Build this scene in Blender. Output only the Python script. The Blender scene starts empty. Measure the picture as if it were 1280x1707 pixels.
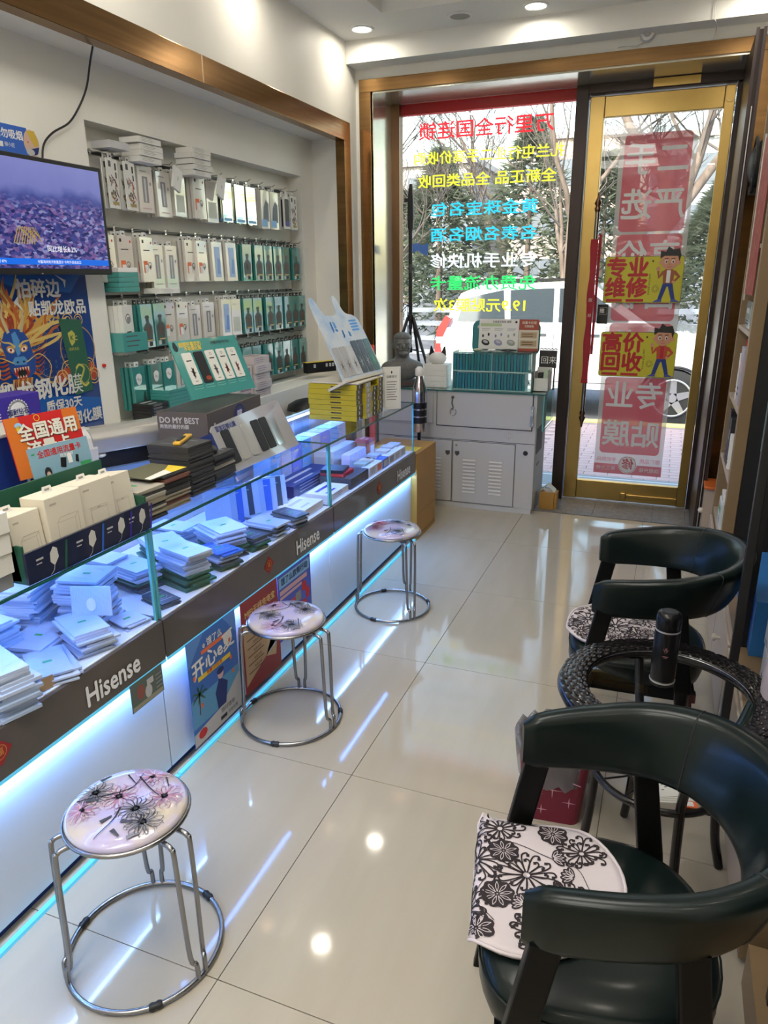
import bpy, math, random
from mathutils import Vector, Matrix
from math import sin, cos, pi, radians, sqrt
C = bpy.context.scene
COL = C.collection
RND = random.Random(7)

# ------------------------------------------------------------------ camera
PITCH, YAW, ROLL, FPX, CAMH = .312910914, .373079716, -.00959969, 1204.999, 1.59665
_f = Vector((-sin(YAW)*cos(PITCH), cos(YAW)*cos(PITCH), -sin(PITCH)))
_r = Vector((cos(YAW), sin(YAW), 0)); _u = _r.cross(_f)
_r2 = cos(ROLL)*_r + sin(ROLL)*_u; _u2 = -sin(ROLL)*_r + cos(ROLL)*_u
cam_d = bpy.data.cameras.new('camera'); cam = bpy.data.objects.new('camera', cam_d); COL.objects.link(cam)
cam_d.sensor_fit = 'HORIZONTAL'; cam_d.sensor_width = 36; cam_d.lens = 36*FPX/1280; cam_d.clip_start = .02; cam_d.clip_end = 300
M3 = Matrix((_r2, _u2, -_f)).transposed()
cam.matrix_world = Matrix.Translation((0, 0, CAMH)) @ M3.to_4x4()
C.camera = cam
# ------------------------------------------------------------------ world, sun, exposure
w = bpy.data.worlds.new('sky'); C.world = w; w.use_nodes = True
_n = w.node_tree.nodes; _l = w.node_tree.links; _bg = _n['Background']
_s = _n.new('ShaderNodeTexSky'); _s.sky_type = 'NISHITA'; _s.sun_disc = False
_s.sun_elevation = radians(42); _s.sun_rotation = radians(200); _s.air_density = 1.6; _s.dust_density = 3.0
_l.new(_s.outputs[0], _bg.inputs[0]); _bg.inputs[1].default_value = SKY_STRENGTH = .80
sd = bpy.data.lights.new('sun', 'SUN'); sun = bpy.data.objects.new('sun', sd); COL.objects.link(sun)
sd.energy = 5.0; sd.angle = radians(1.0); sd.color = (1, .95, .86)
sun.rotation_euler = (radians(50), 0, radians(-14))
C.view_settings.view_transform = 'Standard'; C.view_settings.look = 'None'
C.view_settings.exposure = 0.12; C.view_settings.gamma = 1.0; C.view_settings.use_curve_mapping = False
C.cycles.use_denoising = True; C.cycles.max_bounces = 8; C.cycles.transparent_max_bounces = 24
C.cycles.sample_clamp_indirect = 6; C.cycles.caustics_reflective = False; C.cycles.caustics_refractive = False
LAMP_W = 2.0      # each ceiling downlight
FRONT_W = 4.2      # blue-white strip under the counter band, per metre
CASE_W = 4.4       # each light bar inside the glass counter

# ------------------------------------------------------------------ materials
MATS = {}
def mat(name, col, rough=.5, metal=0, spec=.5, coat=0, emit=None, es=0, alpha=1, trans=0, ior=1.45, croug=.03):
    if name in MATS: return MATS[name]
    m = bpy.data.materials.new(name); m.use_nodes = True
    b = m.node_tree.nodes['Principled BSDF']; i = b.inputs
    i['Base Color'].default_value = (*col, 1); i['Roughness'].default_value = rough; i['Metallic'].default_value = metal
    i['Specular IOR Level'].default_value = spec; i['Coat Weight'].default_value = coat; i['Coat Roughness'].default_value = croug
    i['Coat IOR'].default_value = 2.0 if name.endswith('film_wrap') else 1.5; i['Alpha'].default_value = alpha; i['Transmission Weight'].default_value = trans; i['IOR'].default_value = ior
    if emit: i['Emission Color'].default_value = (*emit, 1); i['Emission Strength'].default_value = es
    MATS[name] = m; return m
def nodes(m): return m.node_tree.nodes, m.node_tree.links, m.node_tree.nodes['Principled BSDF']
def noisy(name, c1, c2, scale=5, rough=.5, detail=4, stretch=(1,1,1), bump=0, metal=0, coat=0, coords='Object', lo=.35, hi=.65, spec=.5, croug=.03):
    if name in MATS: return MATS[name]
    m = mat(name, c1, rough, metal, spec, coat, croug=croug); n, l, b = nodes(m)
    tc = n.new('ShaderNodeTexCoord'); mp = n.new('ShaderNodeMapping'); mp.inputs['Scale'].default_value = stretch
    tx = n.new('ShaderNodeTexNoise'); tx.inputs['Scale'].default_value = scale; tx.inputs['Detail'].default_value = detail
    cr = n.new('ShaderNodeValToRGB'); e = cr.color_ramp.elements
    e[0].position = lo; e[1].position = hi; e[0].color = (*c1, 1); e[1].color = (*c2, 1)
    l.new(tc.outputs[coords], mp.inputs[0]); l.new(mp.outputs[0], tx.inputs['Vector']); l.new(tx.outputs['Fac'], cr.inputs[0]); l.new(cr.outputs[0], b.inputs['Base Color'])
    if bump:
        bp = n.new('ShaderNodeBump'); bp.inputs['Strength'].default_value = bump; bp.inputs['Distance'].default_value = .002
        l.new(tx.outputs['Fac'], bp.inputs['Height']); l.new(bp.outputs[0], b.inputs['Normal'])
    return m
def glass(name, tint=(1,1,1), refl=1.0):
    if name in MATS: return MATS[name]
    m = bpy.data.materials.new(name); m.use_nodes = True; n = m.node_tree.nodes; l = m.node_tree.links; n.clear()
    o = n.new('ShaderNodeOutputMaterial'); mx = n.new('ShaderNodeMixShader'); t = n.new('ShaderNodeBsdfTransparent'); g = n.new('ShaderNodeBsdfGlossy')
    fr = n.new('ShaderNodeFresnel'); fr.inputs[0].default_value = 1.5; mu = n.new('ShaderNodeMath'); mu.operation = 'MULTIPLY'; mu.inputs[1].default_value = refl
    t.inputs[0].default_value = (*tint, 1); g.inputs['Roughness'].default_value = .0
    geo = n.new('ShaderNodeNewGeometry'); sb = n.new('ShaderNodeMath'); sb.operation = 'SUBTRACT'; sb.inputs[0].default_value = 1
    m2 = n.new('ShaderNodeMath'); m2.operation = 'MULTIPLY'
    l.new(geo.outputs['Backfacing'], sb.inputs[1]); l.new(fr.outputs[0], mu.inputs[0]); l.new(mu.outputs[0], m2.inputs[0]); l.new(sb.outputs[0], m2.inputs[1])
    l.new(m2.outputs[0], mx.inputs[0]); l.new(t.outputs[0], mx.inputs[1]); l.new(g.outputs[0], mx.inputs[2]); l.new(mx.outputs[0], o.inputs[0])
    MATS[name] = m; return m
def film(name, col, a):        # tinted see-through print
    return mat(name, col, .6, alpha=a, spec=.2)

WALL = noisy('wall_paint', (.83,.81,.74), (.80,.78,.71), 3, .55)
CEIL = mat('ceiling_paint', (.87,.86,.81), .6)
WHITE = mat('white', (.78,.77,.74), .5); PAPER = mat('paper_white', (.74,.73,.68), .6); CREAM = mat('cream_card', (.66,.61,.50), .55)
BLACK = mat('black', (.012,.012,.013), .4); INK = mat('ink', (.02,.02,.022), .6); GREY = mat('grey', (.25,.25,.25), .5); LGREY = mat('light_grey', (.5,.5,.5), .5)
DGREY = mat('dark_grey', (.07,.07,.075), .5); SILVER = mat('silver', (.62,.62,.62), .3, .8); CHROME = mat('chrome', (.56,.56,.57), .18, 1)
TEAL = mat('teal_card', (.055,.29,.27), .25, coat=.6); TEALD = mat('teal_dark', (.02,.15,.14), .35, coat=.3)
TEALPACK = mat('teal_film_wrap', (.045,.25,.23), .16, coat=1, croug=.05); WHITEPACK = mat('white_film_wrap', (.70,.67,.60), .2, coat=.8, croug=.06)
ORANGE = mat('orange', (.75,.16,.05), .5); RED = mat('red', (.55,.02,.02), .5); YELLOW = mat('yellow', (.75,.55,.05), .5); GOLDY = mat('gold_ink', (.75,.5,.12), .4)
BLUE = mat('blue', (.03,.12,.5), .5); SKYB = mat('sky_blue', (.25,.5,.8), .5); NAVY = mat('navy', (.012,.03,.16), .45); PINK = mat('pink', (.65,.40,.42), .5)
GREEN = mat('green', (.05,.35,.12), .5); PURPLE = mat('purple', (.05,.03,.30), .45); DKGREEN = mat('dark_green', (.02,.10,.06), .45); SKIN = mat('skin_print', (.62,.30,.18), .6)
BROWN = mat('brown_print', (.12,.05,.03), .6); MAROON = mat('maroon', (.16,.01,.03), .5)
GOLD = noisy('brushed_gold', (.25,.14,.06), (.31,.18,.075), 2, .22, stretch=(1,1,30), metal=1)
BRASS = noisy('door_brass', (.40,.275,.095), (.34,.225,.07), 3, .28, metal=1, bump=.2)
BRONZE = mat('dark_bronze', (.035,.024,.022), .35, .5)
GLASS = glass('clear_glass'); WGLASS = glass('window_glass', (.97,.985,.98), .6); TGLASS = glass('tinted_glass', (.90,.97,.95), 1)
EDGE = mat('glass_edge', (.015,.10,.09), .15, spec=.8); EDGEL = mat('glass_edge_light', (.10,.42,.42), .15)

# ------------------------------------------------------------------ geometry collector
def cat(pts, n=6, closed=False):
    P = [Vector(p) for p in pts]; out = []; N = len(P)
    rng = N if closed else N-1
    for i in range(rng):
        a = P[(i-1) % N] if (closed or i) else 2*P[0]-P[1]; b = P[i]; c = P[(i+1) % N]
        d = P[(i+2) % N] if (closed or i+2 < N) else 2*P[-1]-P[-2]
        for k in range(n):
            t = k/n; out.append(.5*((2*b)+(c-a)*t+(2*a-5*b+4*c-d)*t*t+(3*b-a-3*c+d)*t**3))
    if not closed: out.append(P[-1])
    return out
_tc = {}
def glyphs(s, size, bold=0):
    k = (s, round(size, 5), bold)
    if k not in _tc:
        c = bpy.data.curves.new('t', 'FONT'); c.body = s; c.size = size; c.resolution_u = 2; c.offset = bold*size; c.space_line = 1.0
        c.align_x = 'CENTER'; c.align_y = 'CENTER'
        o = bpy.data.objects.new('t', c); me = bpy.data.meshes.new_from_object(o)
        V = [Vector((v.co.x, v.co.y)) for v in me.vertices]; F = [tuple(p.vertices) for p in me.polygons]
        bpy.data.objects.remove(o); bpy.data.curves.remove(c); bpy.data.meshes.remove(me)
        _tc[k] = (V, F)
    return _tc[k]
class G:
    def __init__(s, m=None): s.v = []; s.f = []; s.mi = []; s.sm = []; s.mats = []; s.c = 0; s.M = None; s.m(m or WHITE)
    def m(s, m):
        if m not in s.mats: s.mats.append(m)
        s.c = s.mats.index(m); return s
    def add(s, vs, fs, smooth=False):
        o = len(s.v)
        s.v += [tuple(s.M @ Vector(p)) if s.M else tuple(p) for p in vs]
        for f in fs: s.f.append([i+o for i in f]); s.mi.append(s.c); s.sm.append(smooth)
        return s
    def box(s, x0, x1, y0, y1, z0, z1):
        return s.add([(x0,y0,z0),(x1,y0,z0),(x1,y1,z0),(x0,y1,z0),(x0,y0,z1),(x1,y0,z1),(x1,y1,z1),(x0,y1,z1)],
                     [(0,3,2,1),(4,5,6,7),(0,1,5,4),(1,2,6,5),(2,3,7,6),(3,0,4,7)])
    def loft(s, secs, caps=True, closed=False, smooth=True):
        n = len(secs[0]); vs = [p for q in secs for p in q]; fs = []
        m = len(secs); R = m if closed else m-1
        for i in range(R):
            a = i*n; b = ((i+1) % m)*n
            for j in range(n): fs.append((a+j, a+(j+1) % n, b+(j+1) % n, b+j))
        s.add(vs, fs, smooth)
        if caps and not closed:
            s.add(secs[0], [tuple(range(n))[::-1]]); s.add(secs[-1], [tuple(range(n))])
        return s
    def cyl(s, p0, p1, r0, r1=None, n=16, smooth=True):
        r1 = r0 if r1 is None else r1; p0 = Vector(p0); p1 = Vector(p1); d = (p1-p0).normalized()
        a = d.orthogonal().normalized(); b = d.cross(a)
        ring = lambda p, r: [p+r*(cos(2*pi*k/n)*a+sin(2*pi*k/n)*b) for k in range(n)]
        return s.loft([ring(p0, r0), ring(p1, r1)], smooth=smooth)
    def tube(s, pts, r, n=8, closed=False, smooth=True):
        P = [Vector(p) for p in pts]; N = len(P); secs = []; rr = r if isinstance(r, (list, tuple)) else [r]*N; a = None
        for i in range(N):
            t = (P[(i+1) % N]-P[i-1]) if closed else (P[min(i+1, N-1)]-P[max(i-1, 0)])
            t.normalize()
            a = t.orthogonal().normalized() if a is None else (a-t*a.dot(t)).normalized()
            b = t.cross(a); secs.append([P[i]+rr[i]*(cos(2*pi*k/n)*a+sin(2*pi*k/n)*b) for k in range(n)])
        return s.loft(secs, closed=closed, smooth=smooth)
    def lathe(s, prof, c=(0,0,0), n=32, caps=True, sx=1, sy=1):
        secs = [[(c[0]+r*sx*cos(2*pi*k/n), c[1]+r*sy*sin(2*pi*k/n), c[2]+z) for k in range(n)] for r, z in prof]
        return s.loft(secs, caps=caps)
    def sph(s, c, r, nu=16, nv=10):
        rx, ry, rz = r if isinstance(r, (tuple, list)) else (r, r, r)
        secs = [[(c[0]+rx*sin(t)*cos(2*pi*k/nu), c[1]+ry*sin(t)*sin(2*pi*k/nu), c[2]-rz*cos(t)) for k in range(nu)] for t in [pi*(i+.02)/(nv+.04) for i in range(nv+1)]]
        return s.loft(secs)
    def prism(s, poly, z0, z1, smooth=False):
        a = [(p[0], p[1], z0) for p in poly]; b = [(p[0], p[1], z1) for p in poly]
        return s.loft([a, b], smooth=smooth)
    # flat print helpers, in the local x (right) / y (up) plane at height z
    def poly(s, pts, z=0): return s.add([(p[0], p[1], z) for p in pts], [tuple(range(len(pts)))])
    def rect(s, x0, y0, x1, y1, z=0): return s.poly([(x0,y0),(x1,y0),(x1,y1),(x0,y1)], z)
    def disc(s, x, y, rx, ry=None, z=0, n=20, a=0):
        ry = ry or rx; ca, sa = cos(a), sin(a)
        return s.poly([(x+rx*cos(2*pi*k/n)*ca-ry*sin(2*pi*k/n)*sa, y+rx*cos(2*pi*k/n)*sa+ry*sin(2*pi*k/n)*ca) for k in range(n)], z)
    def ring(s, x, y, r, t, z=0, n=28):
        vs = []; fs = []
        for k in range(n):
            a = 2*pi*k/n; vs += [(x+(r-t)*cos(a), y+(r-t)*sin(a), z), (x+r*cos(a), y+r*sin(a), z)]; j = (k+1) % n
            fs.append((2*k, 2*k+1, 2*j+1, 2*j))
        return s.add(vs, fs)
    def line(s, pts, w, z=0):
        vs = []; fs = []; P = [Vector((p[0], p[1])) for p in pts]; N = len(P)
        ww = w if isinstance(w, (list, tuple)) else [w]*N
        for i in range(N):
            t = P[min(i+1, N-1)]-P[max(i-1, 0)]
            if t.length < 1e-9: t = Vector((1, 0))
            t.normalize(); q = Vector((-t.y, t.x))*ww[i]/2
            vs += [(P[i].x+q.x, P[i].y+q.y, z), (P[i].x-q.x, P[i].y-q.y, z)]
            if i: fs.append((2*i-2, 2*i-1, 2*i+1, 2*i))
        return s.add(vs, fs)
    def text(s, t, x, y, size, z=0, bold=0, sx=1, sy=1, rot=0, mirror=False):
        V, F = glyphs(t, size, 0); ca, sa = cos(rot), sin(rot); e = bold*size*.85
        for j, (ox, oy) in enumerate([(0,0)] if bold < .012 else [(0,0),(e,0),(-e,0),(0,e),(0,-e)]):
            s.add([(x+(v.x+ox)*sx*ca-(v.y+oy)*sy*sa, y+(v.x+ox)*sx*sa+(v.y+oy)*sy*ca, z+.00006*j) for v in V], F)
        return s
    def mesh(s, name):
        me = bpy.data.meshes.new(name); me.from_pydata(s.v, [], s.f)
        for m in s.mats: me.materials.append(m)
        me.polygons.foreach_set('material_index', s.mi); me.polygons.foreach_set('use_smooth', s.sm); me.update()
        return me
    def out(s, name, parent=None, M=None, bevel=0, seg=2, **kw):
        o = bpy.data.objects.new(name, s.mesh(name)); COL.objects.link(o)
        return place(o, parent, M, bevel, seg, **kw)
def place(o, parent=None, M=None, bevel=0, seg=2, **kw):
    if parent: o.parent = parent
    if M is not None: o.matrix_local = M if isinstance(M, Matrix) else Matrix.Translation(M)
    if bevel:
        b = o.modifiers.new('bevel', 'BEVEL'); b.width = bevel; b.segments = seg; b.limit_method = 'ANGLE'; b.angle_limit = radians(40)
    for k, v in kw.items():
        if v is not None: o[k] = v
    return o
def T(name, label, category, M=(0,0,0), group=None):
    o = bpy.data.objects.new(name, None); COL.objects.link(o); o.empty_display_size = .05
    place(o, None, M, label=label, category=category, group=group); return o
def ST(name):
    o = bpy.data.objects.new(name, None); COL.objects.link(o); o['kind'] = 'structure'; return o
def part(mesh, name, parent, M=None): 
    o = bpy.data.objects.new(name, mesh); COL.objects.link(o); return place(o, parent, M)
def S(g, name, **kw): return g.out(name, kind='structure', **kw)
def B(x0, x1, y0, y1, z0, z1, m=None): return G(m).box(x0, x1, y0, y1, z0, z1)
def FR(o, face, tilt=0, spin=0):
    """frame: local x right, local y up, local z out of the surface, for someone facing it; face = direction it faces"""
    R = {'+x': Matrix(((0,0,1),(1,0,0),(0,1,0))), '-y': Matrix(((1,0,0),(0,0,-1),(0,1,0))), '-x': Matrix(((0,0,-1),(-1,0,0),(0,1,0))),
         '+y': Matrix(((-1,0,0),(0,0,1),(0,1,0))), 'up': Matrix(((0,-1,0),(1,0,0),(0,0,1)))}[face].to_4x4()
    return Matrix.Translation(o) @ Matrix.Rotation(spin, 4, 'Z') @ R @ Matrix.Rotation(tilt, 4, 'X')
def TM(x, y, z, rz=0): return Matrix.Translation((x, y, z)) @ Matrix.Rotation(rz, 4, 'Z')
_o = 'first second third fourth fifth sixth seventh eighth ninth tenth eleventh twelfth thirteenth fourteenth fifteenth sixteenth seventeenth eighteenth nineteenth'.split()
ORD = _o + ['twentieth'] + ['twenty-'+x for x in _o[:9]] + ['thirtieth'] + ['thirty-'+x for x in _o[:9]]
# ================================================================== ROOM SHELL
XL, XR, YF, YB, ZC = -2.13, .62, 5.0, -2.6, 3.03      # left wall, right wall, front wall plane, back wall, ceiling
XW, ZA = -2.37, 2.47                                   # alcove back wall, alcove ceiling
# floor: a bed with tiles laid on it
fl = S(B(-2.9, XR, YB, 4.985, -.03, -.006, mat('grout', (.10,.09,.075), .8)), 'floor')
TILE = noisy('polished_tile', (.405,.363,.288), (.435,.392,.32), 1.6, .065, 6, stretch=(7,1.2,1), lo=.3, hi=.7, spec=.5, coat=.0)
_tx = [-2.9, -2.456, -1.656, -.856, -.056, XR]; _ty = [YB] + [1.0675+.8*k for k in range(-4, 5)] + [4.985]
_tm = {}
for i in range(len(_tx)-1):
    for j in range(len(_ty)-1):
        wx, wy = _tx[i+1]-_tx[i]-.0025, _ty[j+1]-_ty[j]-.0025
        k = (round(wx, 3), round(wy, 3))
        if k not in _tm: _tm[k] = B(0, wx, 0, wy, -.006, 0, TILE).mesh('floor_tile')
        part(_tm[k], 'floor_tile', fl, (_tx[i], _ty[j], 0))
STONE = noisy('threshold_stone', (.15,.135,.12), (.22,.20,.18), 30, .45, bump=.3)
th = S(B(-2.0, .34, 4.985, 5.5, -.04, -.005, mat('grout', (.1,.1,.1))), 'floor_threshold')
for a, b, c, d in ((-2.0,-1.2,4.987,5.5), (-1.198,-.40,4.987,5.5), (-.398,-.006,4.987,5.5), (-.004,.206,4.987,5.5), (.208,.34,4.987,5.5)):
    B(a, b, c, d, -.005, .004, STONE).out('threshold_tile', th)
# ceiling with raised tray
g = G(CEIL)
tx0, tx1, ty0, ty1 = -1.73, .05, -1.6, 4.46
g.box(-2.5, tx0, YB, 5.0, ZC, ZC+.2); g.box(tx1, XR, YB, 5.0, ZC, ZC+.2); g.box(tx0, tx1, ty1, 5.0, ZC, ZC+.2); g.box(tx0, tx1, YB, ty0, ZC, ZC+.2)
g.box(tx0, tx1, ty0, ty1, ZC+.12, ZC+.2); S(g, 'ceiling')
S(B(XL, XR, 4.85, 5.0, 2.903, ZC, CEIL), 'beam_front')
# left wall: upper band, piece toward the window, low piece, then the alcove
g = G(WALL); g.box(-2.5, XL, YB, 5.0, 2.57, ZC); g.box(-2.5, XL, 4.88, 5.0, 0, 2.57); S(g, 'wall_left')
g = G(WALL); g.box(-2.5, XL-.06, YB, 4.88, ZA, 2.57); S(g, 'ceiling_alcove')
N0, N1, NZ0, NZ1, NB = 2.68, 4.62, .95, 2.235, -2.47
g = G(WALL); g.box(-2.9, XW, YB, N0, 0, ZA); g.box(-2.9, XW, N1, 4.80, 0, ZA); g.box(-2.9, XW, N0, N1, NZ1, ZA); g.box(-2.9, XW, N0, N1, 0, NZ0); g.box(-2.9, NB, N0, N1, NZ0, NZ1)
g.box(-2.37, XL-.0, 4.795, 4.88, 0, ZA); S(g, 'wall_alcove')
# gold trim round the alcove
S(B(XL-.06, XL+.006, YB, 4.88, 2.455, 2.57, GOLD), 'trim_1', bevel=.002)
S(B(XL-.06, XL+.006, 4.785, 4.88, 0, 2.455, GOLD), 'trim_2', bevel=.002)
S(B(XL+.0055, XL+.0075, 3.205, 3.213, 2.457, 2.569, mat('seam', (.5,.4,.3), .3, 1)), 'trim_3')
# front wall round the shop window opening
g = G(WALL); g.box(-2.5, -2.012, YF, 5.5, 0, ZC+.2); g.box(.285, 1.0, YF, 5.5, 0, ZC+.2); g.box(-2.012, .285, YF, 5.5, 2.768, ZC+.2); S(g, 'wall_front')
g = G(mat('facade', (.45,.42,.38), .8)); g.box(-3.4, 1.4, 5.5, 5.6, 2.86, 3.6); g.box(-3.4, -2.05, 5.5, 5.56, 0, 2.86); g.box(.30, 1.4, 5.5, 5.56, 0, 2.86); S(g, 'wall_facade')
S(B(-2.103, .36, YF-.012, YF+.002, 2.765, 2.84, GOLD), 'trim_4', bevel=.002)
S(B(-2.103, -2.02, YF-.012, YF+.002, 0, 2.765, GOLD), 'trim_5', bevel=.002)
S(B(.284, .37, YF-.012, YF+.002, 0, 2.765, GOLD), 'trim_6', bevel=.002)
REV = mat('polished_reveal', (.62,.60,.50), .16, .75)
g = G(REV); g.box(-2.022, -2.008, YF, 5.36, 0, 2.765); g.box(-2.02, .26, YF, 5.36, 2.755, 2.769); S(g, 'trim_7')
# window
win = ST('window_1')
FB = mat('frame_brown', (.16,.085,.04), .3, .6)
G(FB).box(-2.008, -1.955, 5.36, 5.44, 0, 2.755).box(-1.955, -.73, 5.36, 5.44, -.01, .03).out('window_frame', win)
G(BRONZE).box(-.733, -.655, 5.33, 5.45, 0, 2.755).out('window_post', win, bevel=.003)
B(-1.955, -.733, 5.398, 5.406, .03, 2.755, WGLASS).out('window_pane', win)
RB = mat('red_valance', (.62,.025,.03), .6)
g = G(RB).box(-1.955, -.733, 5.40, 5.41, 2.69, 2.755); g.out('window_red_film', win)
B(-2.02, .26, 5.45, 5.5, 2.70, 2.9, RB).out('window_awning_edge', win)
# door
dr = ST('door_1')
G(BRONZE).box(-.655, .262, 5.33, 5.45, 2.70, 2.757).box(.212, .285, 5.365, 5.45, 0, 2.70).out('door_frame', dr, bevel=.003)
g = G(BRASS); g.box(-.648, -.556, 5.375, 5.425, .012, 2.693); g.box(.147, .208, 5.375, 5.425, .012, 2.693)
g.box(-.556, .147, 5.378, 5.422, 2.568, 2.690); g.box(-.556, .147, 5.378, 5.422, .015, .155); g.out('door_leaf', dr, bevel=.004)
G(BRASS).box(-.20,.148,5.36,5.378,.045,.075).box(-.24,-.2,5.355,5.378,.03,.085).out('door_bolt_plate', dr, bevel=.004)
G(BRASS).box(-.27, .0, 5.322, 5.331, 2.705, 2.75).out('door_closer_plate', dr)
G(BRASS).cyl((.178,5.374,2.62), (.178,5.366,2.62), .025, .025, 24).out('door_pivot_cap', dr, bevel=.002)
B(-.556, .147, 5.396, 5.404, .155, 2.568, WGLASS).out('door_pane', dr)
# handle bar with ornate ends
g = G(mat('handle_steel', (.33,.31,.29), .25, 1)); hx, hy = -.545, 5.315
g.tube([(hx,hy,.68),(hx,hy,2.0)], .014, 12); g.out('door_handle', dr)
g = G(mat('handle_bronze', (.16,.09,.06), .3, 1))
for z, sg in ((2.0,1),(.68,-1)): g.lathe([(.016,0),(.022,sg*.02),(.013,sg*.035),(.024,sg*.05),(.01,sg*.085),(.004,sg*.12)], (hx,hy,z), 14)
for z in (1.93,.74): g.tube([(hx,hy,z),(hx,5.376,z)], .009, 10)
g.out('door_handle_finial', dr)
# right, back walls
S(B(XR, XR+.1, YB, 5.0, 0, ZC, WALL), 'wall_right'); S(B(-2.9, XR, YB-.1, YB, 0, ZC, WALL), 'wall_back')
# ------------------------------------------------------------------ ceiling fittings
LED = mat('lamp_lens', (1,1,1), .4, emit=(1,.90,.74), es=22)
lamps = [(-1.94,4.665),(-1.93,3.59),(-1.93,2.5),(-1.93,1.4),(-1.93,.3),(-.897,4.678),(.25,4.67),(.25,3.59),(.25,2.5),(.25,1.4),(.25,.3),(-1.93,-.8),(.25,-.8)]
names = {0:'round recessed ceiling downlight at the corner by the left wall', 5:'round recessed ceiling downlight above the shop window and door'}
ringm = G(mat('lamp_rim', (.85,.84,.8), .35)).loft([[( (r)*cos(2*pi*k/40), r*sin(2*pi*k/40), z) for k in range(40)] for r, z in ((.055,.002),(.058,-.006),(.074,-.006),(.078,0))], caps=False).mesh('rim')
lensm = G(LED).lathe([(.056,.004),(.056,-.002)], n=32).mesh('lens')
for i, (x, y) in enumerate(lamps):
    t = T('downlight', names.get(i, 'round recessed downlight outside the picture, %s of the ceiling border' % ORD[i]), 'light', (x, y, ZC-.001), group='recessed ceiling downlights')
    part(ringm, 'rim', t); part(lensm, 'lens', t)
    d = bpy.data.lights.new('downlight_bulb', 'AREA'); d.shape = 'DISK'; d.size = .11; d.energy = LAMP_W; d.color = (1,.92,.79); d.spread = radians(176)
    o = bpy.data.objects.new('bulb', d); COL.objects.link(o); o.parent = t; o.location = (0,0,-.012)
PLE = mat('fill_panel_lens', (1,1,1), .4, emit=(1,.96,.88), es=13.5)  # unseen panels added as ambient fill for the alcove wall and ceiling
for i, (x, y) in enumerate(((-.84,1.55),(-.84,.1),(-.84,-1.1))):
    t = T('added_fill_panel', 'added square fill panel in the ceiling tray outside the picture, %s from the door' % ORD[i], 'light', (x, y, ZC+.119), group='added fill panels in the ceiling tray')
    G(WHITE).box(-.43,.43,-.43,.43,-.02,0).out('rim', t, bevel=.003); G(PLE).box(-.40,.40,-.40,.40,-.023,-.02).out('lens', t)
t = T('ceiling_speaker', 'round grey ceiling speaker grille between the two downlights', 'speaker', (-1.329, 4.673, ZC-.001))
part(ringm, 'rim', t); G(mat('grille', (.33,.32,.30), .6)).lathe([(.068,.003),(.068,-.003)], n=32).out('grille', t)
t = T('smoke_detector', 'small white detector with a lead hanging on the wall above the gold frame', 'detector', (-.309, 4.985, 2.905))
G(WHITE).cyl((0,.0,.0), (0,-.03,0), .042, .036, 24).out('body', t, bevel=.003); G(LGREY).cyl((0,-.03,0),(0,-.04,0),.02,.016,20).out('sensor', t)
G(WHITE).tube(cat([(-.02,.0,-.035),(-.06,-.005,-.05),(-.12,-.003,-.045),(-.16,-.003,-.05)]), .003, 6).out('lead', t)
G(WHITE).tube(cat([(.037,4.84,3.02),(.03,4.84,2.96),(.035,4.84,2.905),(.045,4.86,2.89),(.05,4.98,2.88),(.04,4.982,2.85),(.03,4.982,2.842)]), .0025, 6).out('hanging_wire', label='thin white wire running down the beam above the door', category='wire')
# shop reveal string of outside: open inner door leaf standing perpendicular to the front wall
t = T('security_door_leaf', 'dark bronze door leaf folded open beside the gold framed doorway', 'door', (.236, 4.56, .015))
G(BRONZE).box(0,.042,0,.80,0,2.745).out('panel', t, bevel=.003)
G(mat('bronze_edge',(.06,.045,.045),.3,.6)).box(-.003,.012,-.012,0,0,2.75).box(.03,.046,-.012,0,0,2.75).out('edge_channel', t)
G(SILVER).box(.018,.022,-.014,-.001,.1,2.4).out('seal_strip', t)
# ================================================================== GLASS COUNTER (three modules) along the left
XF, XBK, ZB, ZG, ZT = -1.395, -1.93, .452, .583, .885   # front, back, band bottom, case floor, glass top
BAND = noisy('grey_band', (.075,.062,.056), (.095,.08,.072), 4, .3, coat=.3)
PANEL = mat('frosted_front', (.62,.68,.76), .35, coat=.3)
STRIP = mat('led_strip_front', (1,1,1), .4, emit=(.42,.70,1), es=7)
EDGLOW = mat('acrylic_edge_glow', (.1,.5,.7), .3, emit=(.08,.45,.75), es=.55)
CASELED = mat('led_strip_case', (1,1,1), .4, emit=(.45,.66,1), es=4)
CASEFLOOR = mat('case_floor', (.7,.74,.78), .4)
mods = [(.40, 1.652, 'near'), (1.658, 2.912, 'middle'), (2.918, 4.105, 'far')]
def word_on_band(t, y, z=.506):
    g = G(mat('letter_white', (.85,.86,.88), .3)); g.text('Hisense', 0, 0, .088, .0025, bold=.028, sx=.80)
    return g.out('lettering', t, FR((XF, y, z), '+x'))
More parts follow.
